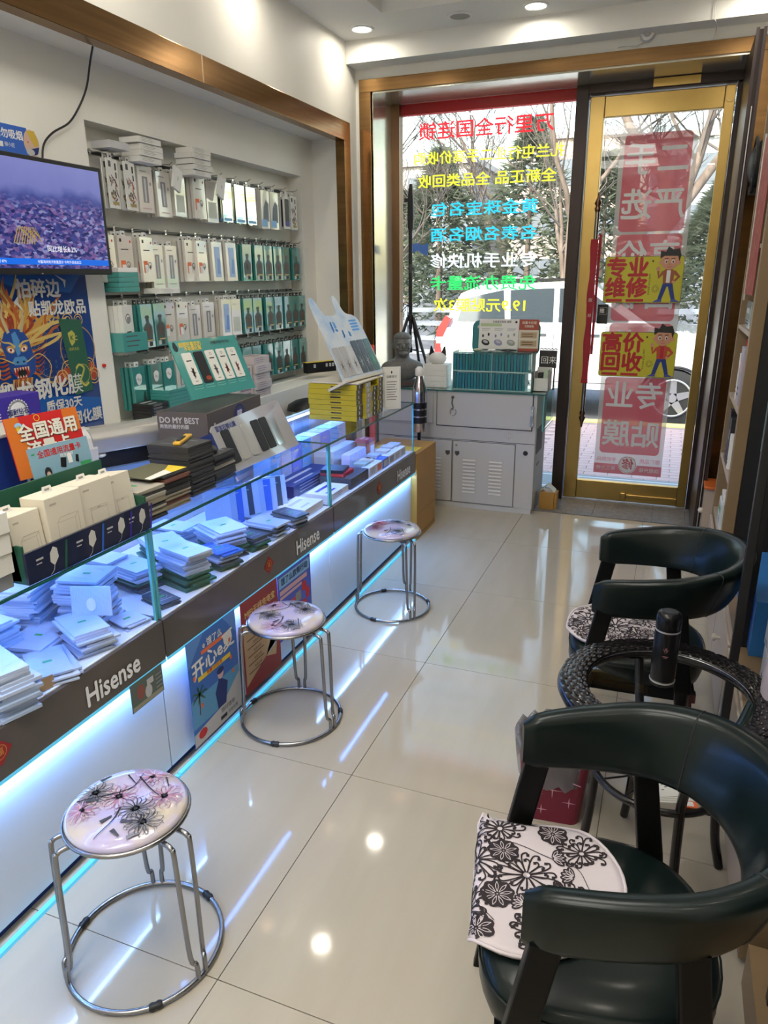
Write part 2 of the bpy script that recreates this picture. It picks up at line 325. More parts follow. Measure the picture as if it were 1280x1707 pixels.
for k, (a, b, nm) in enumerate(mods):
    t = T('display_counter', {'near':'nearest glass display counter with a lit white front, full of pale film envelopes', 'middle':'middle glass display counter with promotional posters on its lit front', 'far':'far glass display counter ending at the tan carton, red paper diamond near its lettering'}[nm], 'counter', (0,0,0), 'glass display counters along the left')
    G(BAND).box(XBK, XF, a, b, ZB, ZG).out('band', t, bevel=.002)
    G(CASEFLOOR).box(XBK+.01, XF-.012, a+.01, b-.01, ZG, ZG+.003).out('case_floor', t)
    G(PANEL).box(XBK+.02, XF-.03, a, b, .035, ZB).out('front_panel', t)
    G(NAVY).box(XBK+.05, XF-.05, a, b, 0, .035).out('plinth', t)
    G(EDGLOW).box(XF-.004, XF, a, b, ZB-.010, ZB-.0005).box(XF-.012, XF+.002, a, b, .0, .012).out('edge_strip', t, label='glowing pale blue edge strip')
    G(STRIP).box(XF-.028, XF-.010, a+.004, b-.004, ZB-.016, ZB-.006).out('light_strip', t, label='lit blue-white light strip')
    d = bpy.data.lights.new('front_strip', 'AREA'); d.shape = 'RECTANGLE'; d.size = .02; d.size_y = b-a-.02; d.energy = FRONT_W*(b-a); d.color = (.20,.45,1)
    o = bpy.data.objects.new('front_strip', d); COL.objects.link(o); o.parent = t; o.location = (XF-.012, (a+b)/2, ZB-.018); o.rotation_euler = (0, radians(28), 0)
    g = G(GLASS); g.box(XF-.020, XF-.014, a+.003, b-.003, ZG, ZT-.006).out('front_glass', t)
    G(GLASS).box(XBK, XF-.006, a+.001, b-.001, ZT-.006, ZT).out('top_glass', t)
    G(GLASS).box(XBK+.01, XF-.021, b-.009, b-.003, ZG, ZT-.006).out('side_glass', t)
    if k == 0: pass
    g = G(EDGE); g.box(XF-.006, XF-.0035, a+.001, b-.001, ZT-.0065, ZT+.0005).box(XF-.0235, XF-.0135, a+.001, b-.001, ZT-.012, ZT-.0062)
    g.box(XBK, XF-.006, b-.0015, b+.0005, ZT-.0065, ZT+.0005); g.out('glass_edge', t, label='dark green polished glass edge')
    g = G(EDGEL); g.box(XF-.022, XF-.0125, b-.0095, b-.0025, ZG, ZT-.006).out('corner_edge', t, label='green tinted glass corner edge'); G(EDGEL).box(XF-.022, XF-.0125, a+.0025, a+.0095, ZG, ZT-.006).out('corner_edge', t, label='green tinted glass corner edge')
    G(SILVER).box(XBK-.005, XBK+.008, a, b, .1, ZT-.006).out('back_frame', t)
    for yy in ((a+b)/2,):
        G(CASELED).box(XBK+.03, XBK+.045, a+.04, b-.04, ZT-.022, ZT-.012).out('light_bar', t, label='lit light bar inside the case')
    d = bpy.data.lights.new('case_light', 'AREA'); d.shape = 'RECTANGLE'; d.size = .02; d.size_y = b-a-.1; d.energy = CASE_W; d.color = (.10,.30,1)
    o = bpy.data.objects.new('case_light', d); COL.objects.link(o); o.parent = t; o.location = (XBK+.05, (a+b)/2, ZT-.03); o.rotation_euler = (0, radians(-28), 0)
    d = bpy.data.lights.new('case_light', 'AREA'); d.shape = 'RECTANGLE'; d.size = .012; d.size_y = b-a-.1; d.energy = CASE_W*.8; d.color = (.10,.30,1)
    o = bpy.data.objects.new('case_light', d); COL.objects.link(o); o.parent = t; o.location = (XF-.035, (a+b)/2, ZT-.016); o.rotation_euler = (0, radians(25), 0)
    word_on_band(t, {'near':1.42,'middle':2.645,'far':3.885}[nm])
# small red paper diamonds
def diamond(y, z, s, label):
    g = G(mat('diamond_red', (.30,.015,.015), .5)); g.poly([(-s,0),(0,-s),(s,0),(0,s)], 0); g.m(mat('diamond_ink', (.55,.22,.04), .5)); g.ring(0, 0, s*.55, s*.06, .0006, 16)
    g.text('福', 0, 0, s*.62, .0008, bold=.02); g.out('paper_diamond', None, FR((XF+.001, y, z), '+x'), label=label, category='decoration')
diamond(1.03, .527, .037, 'red paper luck diamond on the counter band at the picture edge'); diamond(2.308, .521, .038, 'red paper luck diamond on the band before the posters'); diamond(3.497, .516, .042, 'red paper diamond on the band of the far glass counter')
# ------------------------------------------------------------------ posters on the lit front
PX = XF+.0005
def poster(name, y0, y1, z0, z1, label, base):
    t = T(name, label, 'poster', FR((PX, (y0+y1)/2, (z0+z1)/2), '+x')); w, h = y1-y0, z1-z0
    G(base).box(-w/2, w/2, -h/2, h/2, 0, .001).out('sheet', t); return t, w, h
t, w_, h_ = poster('summer_poster', 1.748, 2.045, .046, .448, 'blue beach summer offer poster with a palm tree on the counter front', mat('poster_blue', (.035,.14,.50), .35))
g = G(mat('sea', (.10,.32,.58), .4)); Z1 = .0013
g.rect(-w_/2, -.13, w_/2, -.02, Z1); g.m(mat('sand', (.50,.50,.52), .4)).poly([(-w_/2,-.2),(w_/2,-.2),(w_/2,-.05),(.02,-.13),(-w_/2,-.15)], .0016)
g.m(mat('ray', (.10,.25,.62), .4)).poly([(-w_/2,.2),(-.05,.2),(-w_/2,.10)], Z1).poly([(w_/2,.2),(.07,.2),(w_/2,.11)], Z1)
g.m(WHITE).text('e 饿了么', .0, .155, .032, .002, bold=.02); g.text('开心e夏', 0, .09, .075, .002, bold=.03, rot=.12)
g.m(ORANGE).rect(-.07,.125,.08,.140,.0018).m(YELLOW).rect(-.10,.035,.10,.052,.0018).m(RED).text('惊喜10元红包', 0, .044, .016, .0021, bold=.02)
g.m(DKGREEN)
for a in range(7): g.line([(-.10,-.01),(-.10+.035*cos(a*.9),-.01+.03*sin(a*.9)),(-.10+.05*cos(a*.9),-.02+.03*sin(a*.9))], [.008,.007,.001], .002)
g.m(BROWN).line([(-.10,-.01),(-.105,-.09)], .005, .002)
g.m(NAVY).poly([(.0,-.13),(.05,-.13),(.07,-.05),(.02,-.01),(-.01,-.06)], .0021).m(PINK).disc(.03,.0,.018,.02,.0023).m(NAVY).disc(.03,.013,.022,.013,.0025)
for x, y in ((-.09,-.06),(.10,.03),(.11,-.03),(.10,.10),(-.12,.06)): g.m(ORANGE).disc(x,y,.007,.009,.0024)
g.m(RED).disc(-.10,-.165,.025,.018,.0022).m(INK).text('随时随地', .06, -.15, .022, .002).rect(.01,-.185,.05,-.17,.002).text('尽享优惠', .09,-.178,.016,.002)
g.out('printed_design', t)
t, w_, h_ = poster('power_bank_poster', 2.082, 2.36, .056, .448, 'torn red and tan device poster behind the middle stool', mat('poster_red', (.28,.02,.02), .4))
g = G(mat('poster_tan', (.55,.38,.22), .5)); g.poly([(-.13,-.16),(.02,-.10),(.10,-.13),(.11,-.08),(.06,-.03),(.12,.03),(.12,.09),(-.13,.09)], Z1)
g.m(mat('torn_white', (.55,.62,.72), .5)).poly([(.02,-.10),(.13,-.06),(.13,.09),(.12,.03),(.06,-.03),(.11,-.08)], .0015)
g.m(mat('poster_gold', (.75,.5,.2), .4)).text('MIFI无线充电宝', .0, .135, .034, .002, bold=.03, sx=1.0).text('畅享高速', .0, .105, .02, .002)
g.m(BROWN)
for k in range(6): g.rect(-.11, .06-k*.035, .02-.004*k, .064-k*.035, .002).text('免费办理', -.04, .075-k*.035, .014, .002)
g.out('printed_design', t)
t, w_, h_ = poster('blue_offer_poster', 2.362, 2.655, .15, .445, 'purple blue offer poster with red figures above the middle stool', mat('poster_violet', (.06,.09,.55), .4))
g = G(SKYB); g.rect(-.135,.085,.135,.135,Z1); g.m(NAVY).text('饿了么欧帮行动', 0,.11,.034,.0018, bold=.03).m(PINK).rect(-.13,.055,.11,.075,Z1).rect(-.13,.035,.06,.048,Z1)
g.m(RED).disc(.08,.02,.02,.025,.0018).disc(.11,-.02,.018,.03,.0018).disc(.07,-.06,.03,.02,.0018).m(mat('offer_red',(.45,.03,.05),.4)).rect(-.10,-.02,.0,.005,.0018).m(GREY).rect(.0,-.03,.05,.015,.0019).m(WHITE).text('5折起', -.05,-.008,.018,.0022)
g.out('printed_design', t)
t, w_, h_ = poster('notice_sticker', 1.476, 1.624, .355, .449, 'small dark photographic notice under the near counter lettering', mat('notice', (.10,.13,.11), .5))
g = G(mat('notice_red', (.25,.08,.06), .5)); g.disc(-.03,.005,.018,.025,Z1).m(LGREY).disc(.005,-.01,.016,.022,Z1).rect(.0,.01,.03,.03,.0016).m(mat('notice_sand',(.3,.3,.22),.6)).rect(-.07,-.045,.07,-.03,Z1)
for k in range(4): g.m(GREY).rect(.04,.02-k*.014,.07,.025-k*.014,Z1)
g.out('printed_design', t)

# ------------------------------------------------------------------ film envelopes inside the counter
ENV = [mat('env_white', (.46,.54,.68), .35), mat('env_pale', (.36,.45,.60), .3), mat('env_green', (.03,.13,.08), .35), mat('env_blue', (.05,.15,.55), .3), mat('env_dark', (.06,.08,.10), .35)]
_em = {}
def env_mesh(w, d, h, m, face):
    k = (w, d, h, m.name, face)
    if k not in _em:
        g = G(m).box(-w/2, w/2, -d/2, d/2, 0, h)
        if face: 
            g.m(LGREY if m in ENV[:2] else ENV[1]); g.ring(0, 0, .02, .0015, h+.0003, 14)
            for q in (-.25, .25): g.rect(-w*.32, q*d-.0015, w*.32, q*d+.0015, h+.0003)
            g.m(GREEN).rect(-.012,-.006,.012,.006,h+.0004)
        _em[k] = g.mesh('film_envelope')
    return _em[k]
def stack(x, y, n, label, w=.10, d=.165, h=.0045, rz=0, mix=(0,), jit=.012, z0=ZG+.003, name='film_envelope', category='film packet', group=None, lean=0):
    z = z0
    for i in range(n):
        m = ENV[mix[int(i*len(mix)/n)]]
        o = bpy.data.objects.new(name, env_mesh(w, d, h, m, i == n-1)); COL.objects.link(o)
        place(o, None, TM(x+RND.uniform(-jit, jit)+lean*i, y+RND.uniform(-jit, jit), z, rz+RND.uniform(-1, 1)*(.022 if name == 'film_card' else .055)), label=f'{ORD[i]} from below, '+label if n > 1 else label, category=category, group=group or label)
        z += h+.0006
E0 = 'film envelope in '
stack(-1.56, .98, 16, E0+'the tall stack at the counter near edge', rz=1.2, h=.009, mix=(0,1,0))
stack(-1.47, 1.13, 13, E0+'the thick stack nearest the front lettering', rz=1.25, h=.0085, mix=(1,0))
stack(-1.485, 1.30, 5, E0+'the low slanting pile above the near lettering', rz=1.0, h=.005, mix=(0,1))
stack(-1.50, 1.45, 11, E0+'the neat stack before the upright ribbed box', rz=1.15, h=.006, mix=(1,0,0))
stack(-1.62, 1.40, 5, E0+'the flat pile beneath the near glass top', rz=.2, h=.006, w=.13)
stack(-1.64, 1.20, 10, E0+'the green labelled stack near the picture edge', rz=.9, h=.006, mix=(0,1))
stack(-1.76, 1.30, 16, E0+'the long stack at the near case back', rz=1.5, h=.006, w=.12, d=.2)
stack(-1.74, 1.12, 13, E0+'the back stack close to the picture edge', rz=1.3, h=.006)
stack(-1.75, 1.50, 20, E0+'the back stack behind the near glass corner', rz=.3, h=.0065, mix=(1,0))
stack(-1.60, 1.575, 20, E0+'the tall stack right at the near glass corner', rz=.25, h=.0075, w=.13, d=.13, mix=(1,0,1))
stack(-1.48, 1.60, 4, E0+'the low pile squeezed against the glass corner', rz=1.3, h=.004, d=.09, w=.08)
stack(-1.50, 1.93, 16, 'green edged film packet in the tall stack behind front glass', rz=1.25, h=.0078, mix=(2,2,2,0,1,0,0))
stack(-1.485, 1.765, 4, 'dark film packet lying flat just past the glass corner', rz=1.2, h=.004, mix=(4,), jit=.004, w=.07, d=.12)
stack(-1.66, 1.85, 12, 'film packet in the black edged stack, middle case back', rz=1.3, h=.006, mix=(4,2,0,1))
stack(-1.68, 2.05, 11, 'film packet in the green fanned pile of the middle case', rz=1.0, h=.008, mix=(2,2,0), w=.13, d=.19)
stack(-1.48, 2.11, 10, 'blue topped film packet beside the tall green stack', rz=1.2, h=.0065, mix=(2,4,1,3), w=.09, d=.13)
stack(-1.55, 2.22, 17, 'film packet in the fanned white stack by the middle lettering', rz=1.1, h=.006, mix=(4,2,1,0,0), w=.12, d=.17)
stack(-1.47, 2.32, 7, 'film packet in the dark green pile by the front glass', rz=1.3, h=.007, mix=(2,4), w=.08, d=.12)
stack(-1.50, 2.46, 7, 'grey printed film packet stack above the middle lettering', rz=1.4, h=.008, mix=(1,4,1), w=.09, d=.16, lean=.002)
stack(-1.62, 2.42, 5, 'film packet in the flat pile below the leaning cards', rz=.8, h=.005, mix=(0,1))
stack(-1.47, 2.63, 6, 'film packet in the tilted pile near the module joint', rz=1.25, h=.007, mix=(4,0,4), w=.08, d=.15)
stack(-1.60, 2.62, 6, 'film packet in the wide pile at the middle case far end', rz=1.5, h=.005, mix=(0,1), w=.14)
stack(-1.78, 2.25, 12, 'film packet in the stack under the phone film panel', rz=1.5, h=.006, mix=(0,1,0))
stack(-1.80, 1.85, 14, 'film packet in the back stack below the dark card piles', rz=1.5, h=.006, mix=(1,0))
for i, (y, x) in enumerate(((1.04,-1.425),(1.185,-1.424))):
    t = T('tan_tab', ['tan card tab by the front glass at the picture edge','tan card tab by the front glass before the near lettering'][i], 'card', FR((x, y, ZG+.004), '+x', tilt=-.25, spin=-.15)); G(mat('tab_tan',(.33,.20,.08),.6)).box(-.055,.055,0,.032,0,.0015).out('tab', t); G(mat('tab_tan',(.33,.20,.08),.6)).box(-.055,.055,0,.0015,-.02,.0).out('fold', t)
# upright ribbed acrylic box and leaning cards
t = T('ribbed_box', 'upright ribbed translucent sheet leaning in the near case', 'box', FR((-1.515, 1.50, .70), '-y', tilt=-.12, spin=.35))
g = G(mat('ribbed_plastic', (.55,.66,.85), .25)); g.box(-.06,.06,-.045,.045,0,.003)
for k in range(24): g.box(-.058+k*.005,-.0565+k*.005,-.043,.043,.003,.0048)
g.out('sheet', t); G(WHITE).disc(0,-.01,.014,.02,.0056).out('label', t)
for i in range(11):
    m = [ENV[0], ENV[1], ENV[3], ENV[0], ENV[4]][i % 5]
    g = G(m).box(-.055,.055,0,.17,0,.004); g.m(LGREY).rect(-.04,.02,.04,.022,.0042).rect(-.04,.14,.04,.143,.0042).ring(0,.09,.02,.002,.0042,14)
    g.out('screen_film_card', None, FR((-1.70+.012*i, 2.44+.028*i, ZG+.006), '-y', tilt=-.16, spin=.9+RND.uniform(-.1,.1)), label=f'upright screen film card, {ORD[i]} from the camera in the middle case leaning row', category='card', group='leaning film cards in the middle case')
# boxes in the middle/far case
def carton(x0, x1, y0, y1, z0, z1, m, label, name='small_box', cat_='box', deco=None, rz=0, group=None, dm=None):
    w, d, h = x1-x0, y1-y0, z1-z0
    t = T(name, label, cat_, TM((x0+x1)/2, (y0+y1)/2, z0, rz), group)
    G(m).box(-w/2, w/2, -d/2, d/2, 0, h).out('body', t, bevel=min(.0015, h*.2))
    g = G(dm or LGREY)
    if deco == 'lines':
        M = FR((w/2+.0006, 0, h/2), '+x'); g.M = M
        for k in range(3): g.rect(-d*.36, h*(.28-.25*k), d*(.1+.08*(k % 2)), h*(.34-.25*k))
        g.M = FR((0, 0, h+.0006), 'up'); g.rect(-d*.35, -w*.3, d*.1, -w*.2); g.rect(-d*.35, w*.1, d*.3, w*.25)
    elif deco == 'panel':
        g.M = FR((w/2+.0006, 0, h/2), '+x'); g.rect(-d*.35,-h*.35,d*.35,h*.35); g.M = FR((0,0,h+.0006),'up'); g.ring(0,0,min(w,d)*.25,.002)
    elif deco == 'label':
        g.M = FR((w/2+.0006, 0, h/2), '+x'); g.m(WHITE).rect(-d*.4,-h*.3,d*.1,h*.3); g.m(INK).rect(-d*.36,-h*.15,0,h*.1, .0004)
    if g.v: g.out('print', t)
    return t
F0 = ZG+.003
carton(-1.57,-1.43, 2.70,2.88, F0,F0+.04, WHITE, 'flat white divided box just before the far module joint', deco='lines')
carton(-1.75,-1.62, 2.70,2.88, F0,F0+.09, mat('maroon_box',(.30,.05,.10),.4), 'maroon box at the back of the case by the joint', deco='panel')
carton(-1.75,-1.62, 2.68,2.86, F0+.091,F0+.13, WHITE, 'white box lying on the maroon box by the joint', deco='lines')
carton(-1.56,-1.43, 2.95,3.17, F0,F0+.035, WHITE, 'flat white box at the near end of the far case', deco='lines', dm=PURPLE)
carton(-1.60,-1.425, 3.19,3.42, F0,F0+.055, DGREY, 'long low black box beside the white carton row in the far case', deco=None)
carton(-1.75,-1.62, 2.95,3.40, F0,F0+.06, NAVY, 'dark blue box at the back of the far case', deco='lines')
t = carton(-1.60,-1.47, 3.20,3.33, F0+.056,F0+.075, RED, 'red phone tray stacked on the black box', name='phone_tray', cat_='tray')
t = carton(-1.60,-1.48, 3.19,3.31, F0+.076,F0+.092, BLACK, 'black phone tray lying on the red tray', name='phone_tray', cat_='tray', rz=.15)
for i in range(6):
    carton(-1.475,-1.425, 3.44+.095*i,3.53+.095*i, F0,F0+.052, [WHITE, PAPER, BLUE, WHITE, PAPER, WHITE][i], f'{ORD[i]} small carton of the front row in the far case, counted from the near end', deco='panel', dm=[LGREY, ORANGE, LGREY, GREY, LGREY, LGREY][i], group='front row cartons in the far case')
for i in range(7):
    carton(-1.60,-1.55+.0, 3.46+.034*i,3.49+.034*i, F0+.0,F0+.105, mat('lilac_card',(.55,.52,.66),.4), f'{ORD[i]} slim lilac box standing in the row behind the cartons', deco='lines', group='slim lilac boxes in the far case')
for i, (x, y, m, l) in enumerate([(-1.49,3.46,GREEN,'pale green'),(-1.49,3.52,YELLOW,'yellow'),(-1.50,3.66,SKYB,'blue'),(-1.49,3.78,WHITE,'white'),(-1.50,3.88,LGREY,'grey'),(-1.49,3.96,SKYB,'light blue')]):
    carton(x-.04,x+.03,y,y+.07,F0+.053,F0+.065, mat('pastel_'+l.split()[0],tuple(.35+.35*c for c in m.node_tree.nodes['Principled BSDF'].inputs[0].default_value[:3]),.4), f'flat {l} packet resting on the carton row near the far glass', name='flat_packet', deco='lines')
carton(-1.62,-1.54, 3.72,3.80, F0,F0+.12, mat('orange_card',(.60,.22,.12),.4), 'orange and white carton standing in the far case', deco='panel', dm=WHITE)
carton(-1.62,-1.54, 3.70,3.79, F0+.121,F0+.14, mat('red_card',(.42,.05,.06),.4), 'small red box on the orange carton', deco='lines')
for i in range(8):
    carton(-1.88,-1.78, 3.02+.115*i,3.12+.115*i, F0,F0+.19, [SKYB, mat('lilac_card',(.5,.5,.7),.4), mat('violet_card',(.3,.3,.75),.4)][i % 3], f'{ORD[i]} upright blue violet box in the back row of the far case', deco='lines', group='upright boxes at the back of the far case')
carton(-1.76,-1.64, 3.45,3.75, F0,F0+.12, LGREY, 'grey flat box stack seen through the far glass top', deco='lines')
# tan carton at the end of the counter
TAN = noisy('tan_carton', (.42,.22,.045), (.37,.19,.035), 3, .45)
t = T('tan_carton', 'tall tan cardboard carton at the end of the glass counter', 'box', (0,0,0))
G(TAN).box(-1.75,-1.388,4.115,4.50,0,.565).out('body', t, bevel=.002)
g = G(mat('tan_line',(.20,.10,.02),.6)); g.box(-1.3879,-1.3873,4.12,4.49,.025,.031).box(-1.3879,-1.3873,4.12,4.49,.17,.172); g.out('seam', t)
G(YELLOW).box(-1.70,-1.42,4.18,4.30,.565,.5656).out('tape', t)
# ================================================================== THINGS STANDING ON THE COUNTER
ZS = ZT+.0005
# tray box with charger boxes
NIGHT = mat('night_print', (.012,.018,.05), .3, coat=.5)
t = T('charger_tray', 'open dark printed tray box holding big white boxes on the near glass', 'box', (0,0,0))
g = G(NIGHT); g.box(-1.415,-1.407,1.205,1.665,ZS,ZS+.082); g.m(DKGREEN); g.box(-1.565,-1.415,1.205,1.211,ZS,ZS+.10); g.box(-1.565,-1.415,1.659,1.665,ZS,ZS+.10); g.box(-1.571,-1.565,1.205,1.665,ZS,ZS+.20); g.m(BLACK).box(-1.565,-1.415,1.211,1.659,ZS,ZS+.004); g.out('tray', t)
g = G(LGREY); g.M = FR((-1.4064, 1.435, ZS+.041), '+x')
for k, x in enumerate((-.145,-.01,.105,.195)):
    g.m(mat('charger_print',(.55,.55,.52),.5)); g.poly([(x-.012,-.005),(x,-.018),(x+.016,.0),(x+.014,.024),(x+.002,.032),(x-.010,.018)], 0); g.line(cat([(x,-.016),(x-.005,-.03),(x-.016,-.038)]), .0015, 0)
    g.m(LGREY).rect(x-.055,.012,x-.032,.017).rect(x-.055,.002,x-.038,.005); g.m([DKGREEN,BLUE,PURPLE,PURPLE][k]).poly([(x+.03,-.04),(x+.045,.035),(x+.052,.035),(x+.038,-.04)], 0)
g.out('print', t)
def bigbox(y0, y1, x0, x1, z1, tilt, label, kind, n):
    w = y1-y0; t = T('charger_box', label, 'box', FR((x1, (y0+y1)/2, ZS+.006), '+x', tilt=tilt), 'white charger boxes in the printed tray')
    G(CREAM).box(-w/2, w/2, 0, z1, -(x1-x0), 0).out('body', t, bevel=.002)
    g = G(mat('faint_ink', (.42,.37,.30), .6)); q = .0006
    g.rect(-w*.38, z1-.022, -w*.2, z1-.017, q)
    X, Y = .0, z1*.45; s = w*.25
    g.line([(X-s,Y-s),(X+s,Y-s),(X+s,Y+s),(X-s,Y+s),(X-s,Y-s)], .0014, q)
    if kind == 'cube': g.line([(X-s,Y+s),(X-s*.6,Y+s*1.4),(X+s*1.4,Y+s*1.4),(X+s*1.4,Y-s*.6),(X+s,Y-s)], .0014, q).line([(X+s,Y+s),(X+s*1.4,Y+s*1.4)], .0014, q)
    else: g.line([(X-s,Y+s*.8),(X+s,Y+s*.8)], .001, q).rect(X-s*.2,Y+s*.85,X+s*.2,Y+s*.95,q)
    g.out('print', t)
    g = G(WHITE); g.M = Matrix.Translation((.0, z1, -(x1-x0)*.6)); g.prism([(-.018,0),(.018,0),(.014,.017),(-.014,.017)], -.0006, .0006); g.m(GREY).rect(-.008,.005,.008,.011,.001); g.out('hang_tab', t); return t
bigbox(1.205,1.30,-1.52,-1.428,.165,-.10,'white charger box at the near end of the printed tray','cube',0)
bigbox(1.303,1.425,-1.50,-1.418,.185,-.04,'white charger box second from the near end, with a boxy outline','cube',1)
bigbox(1.43,1.555,-1.50,-1.424,.185,-.07,'white charger box with a rounded charger outline, third from the near end','flat',2)
bigbox(1.558,1.655,-1.52,-1.435,.175,-.14,'white charger box leaning at the far end of the tray','flat',3)
for i in range(3):
    carton(-1.56,-1.43+.004*i, 1.00,1.19, ZS+.052*i+.04,ZS+.052*i+.091, PAPER, ['lowest plain white carton of the stack at the picture edge','middle plain white carton of the stack at the picture edge','top plain white carton of the stack at the picture edge'][i])
carton(-1.55,-1.44, 1.02,1.19, ZS,ZS+.0395, mat('soft_grey',(.35,.35,.36),.5), 'grey box beneath the white cartons at the picture edge', deco='label')
# red data card sign + blue leaflet
t = T('red_sign', 'tilted red card sign advertising data cards behind the charger boxes', 'sign', FR((-1.71,1.63,1.045), '+x', tilt=-.20, spin=-.12))
G(RED).box(-.125,.125,0,.18,0,.004).out('board', t); g = G(mat('orange_deep',(.62,.16,.02),.5)); g.poly([(-.125,0),(-.05,0),(-.08,.18),(-.125,.18)], .0043).rect(.07,.11,.125,.18,.0043)
g.m(mat('sign_white',(.72,.69,.6),.5)).text('全国通用', .01,.128,.052,.0062,bold=.035).text('流量卡', .0,.075,.052,.0062,bold=.035); g.m(BROWN).text('全国通用', .013,.125,.052,.0052,bold=.035).text('流量卡', .003,.072,.052,.0052,bold=.035); g.m(SKYB).disc(-.085,.155,.012,.008,.006).m(YELLOW).disc(-.085,.145,.009,.01,.006).ring(-.02,.168,.010,.002,.006)
g.out('print', t)
t = T('blue_leaflet', 'pale blue leaflet with small devices standing before the red sign', 'leaflet', FR((-1.605,1.565,1.03), '+x', tilt=-.16, spin=-.08))
G(mat('leaf_blue',(.22,.38,.48),.45)).box(-.105,.105,0,.125,0,.002).out('sheet', t); g = G(RED); g.text('全国通用流量卡', .0,.102,.022,.0025,bold=.02).m(WHITE).text('随身携带', .02,.086,.012,.0025)
g.m(BLACK).poly([(-.01,.055),(.008,.05),(.016,.078),(-.004,.082)], .0025).poly([(.045,.06),(.056,.056),(.06,.078),(.05,.08)], .0025).m(WHITE).rect(.02,.06,.035,.088,.0025).m(INK).disc(-.055,.048,.012,.017,.0024).m(mat('face_print',(.6,.42,.33),.5)).disc(-.055,.042,.007,.01,.0027).m(GREEN).rect(-.095,.105,-.085,.11,.0025).rect(.06,.045,.1,.055,.0025)
g.out('print', t)
g = G(DKGREEN).box(-.125,.125,0,.006,-.08,.02); t = T('green_tray', 'dark green card tray under the blue leaflet', 'tray', FR((-1.60,1.56,ZS+.135), '+x')); g.out('base', t); G(DKGREEN).box(-.125,.125,-.135,0,-.06,-.055).out('support', t)
t = T('lighter', 'small red lighter lying on the green card tray', 'lighter', TM(-1.59,1.665,ZS+.1415,.3)); G(RED).box(-.012,.012,-.025,.025,0,.016).out('body', t, bevel=.004); G(WHITE).box(-.0125,.0125,-.01,.01,.004,.011).out('label', t)
t = T('black_clip', 'small black curved clip behind the red lighter', 'clip', TM(-1.63,1.63,ZS+.155,.2)); G(BLACK).tube(cat([(0,-.03,0),(0,-.02,.014),(0,.01,.016),(0,.035,.004)]), .004, 8).out('strap', t); G(BLACK).box(-.006,.006,-.034,-.024,-.014,.002).box(-.006,.006,.03,.04,-.014,.006).out('foot', t)
# blue carton and purple box left of the red sign
t = T('navy_carton', 'deep blue carton with a white lettered label behind the red sign', 'box', (0,0,0)); G(NAVY).box(-1.93,-1.78,1.32,1.70,ZS,ZS+.28).out('body', t, bevel=.002)
g = G(WHITE); g.M = FR((-1.7794,1.63,ZS+.14), '+x'); g.rect(-.05,-.03,.03,.03,0).m(INK).text('DO MY', -.01,.012,.026,.0005,bold=.03).text('BEST', -.012,-.012,.026,.0005,bold=.03); g.out('label', t)
G(mat('bag_film',(.55,.56,.5),.2)).box(-1.94,-1.775,1.318,1.703,ZS+.28,ZS+.292).out('plastic_cover', t, bevel=.004)
t = T('badge_box', 'dark violet box with a round white badge under the dragon poster', 'box', (0,0,0)); G(PURPLE).box(-2.30,-2.19,1.75,2.06,ZS,1.205).out('body', t, bevel=.002)
g = G(WHITE); g.M = FR((-2.1894,1.955,1.145), '+x'); g.disc(0,0,.043,.043,0,40)
for k in range(24): g.disc(.043*cos(k*pi/12),.043*sin(k*pi/12),.005,.005,0,8)
g.m(NAVY).ring(0,0,.038,.0015,.0005,40).text('超耐钻石',0,0,.024,.0006,bold=.03).rect(-.022,-.017,.022,-.012,.0006); g.m(LGREY).disc(.062,-.028,.013,.013,.0002).m(WHITE).text('E', -.085,-.008,.035,.0005,bold=.03).text(')))', -.085,-.038,.02,.0005); g.out('print', t)
# silver cutting machine
t = T('film_cutter', 'silver grey film cutting machine with a rounded bridge behind the cards', 'machine', TM(-1.995,2.26,ZS,-.42))
SV = mat('machine_silver', (.42,.41,.38), .3, .35); SVL = mat('machine_light', (.50,.50,.50), .4)
pr = [(0,0),(.14,0),(.15,.10),(.135,.145),(.10,.165),(.05,.165),(.01,.13)]
def xsec(y, k=1): return [(-2.12+.07+p[0]*k, y, ZS+.03+p[1]*k) for p in pr]
g = G(SV).loft([[(-.07+p[0]*1.0, y, .085+p[1]*.55) for p in pr] for y in (-.155,.155)], smooth=False); g.out('bridge', t, bevel=.006)
for y0 in (-.23, .15):
    g = G(SVL).loft([[(-.09+p[0]*1.12, y, p[1]*1.08) for p in pr] for y in (y0,y0+.09)], smooth=False); g.out('side_cheek', t, bevel=.008)
G(BLACK).box(-.07,.05,-.15,.15,.02,.086).out('slot', t); G(mat('machine_blue',(.12,.2,.42),.3)).box(-.07,.075,-.15,.15,.0,.022).out('bed', t)
G(WHITE).sph((.05,-.12,.075),(.014,.02,.010)).sph((.05,.13,.095),(.014,.02,.010)).out('roller_knob', t)
S(B(-2.185,-1.935,1.0,3.3,.02,ZS-.001,mat('back_bench',(.5,.48,.44),.5)), 'trim_8')
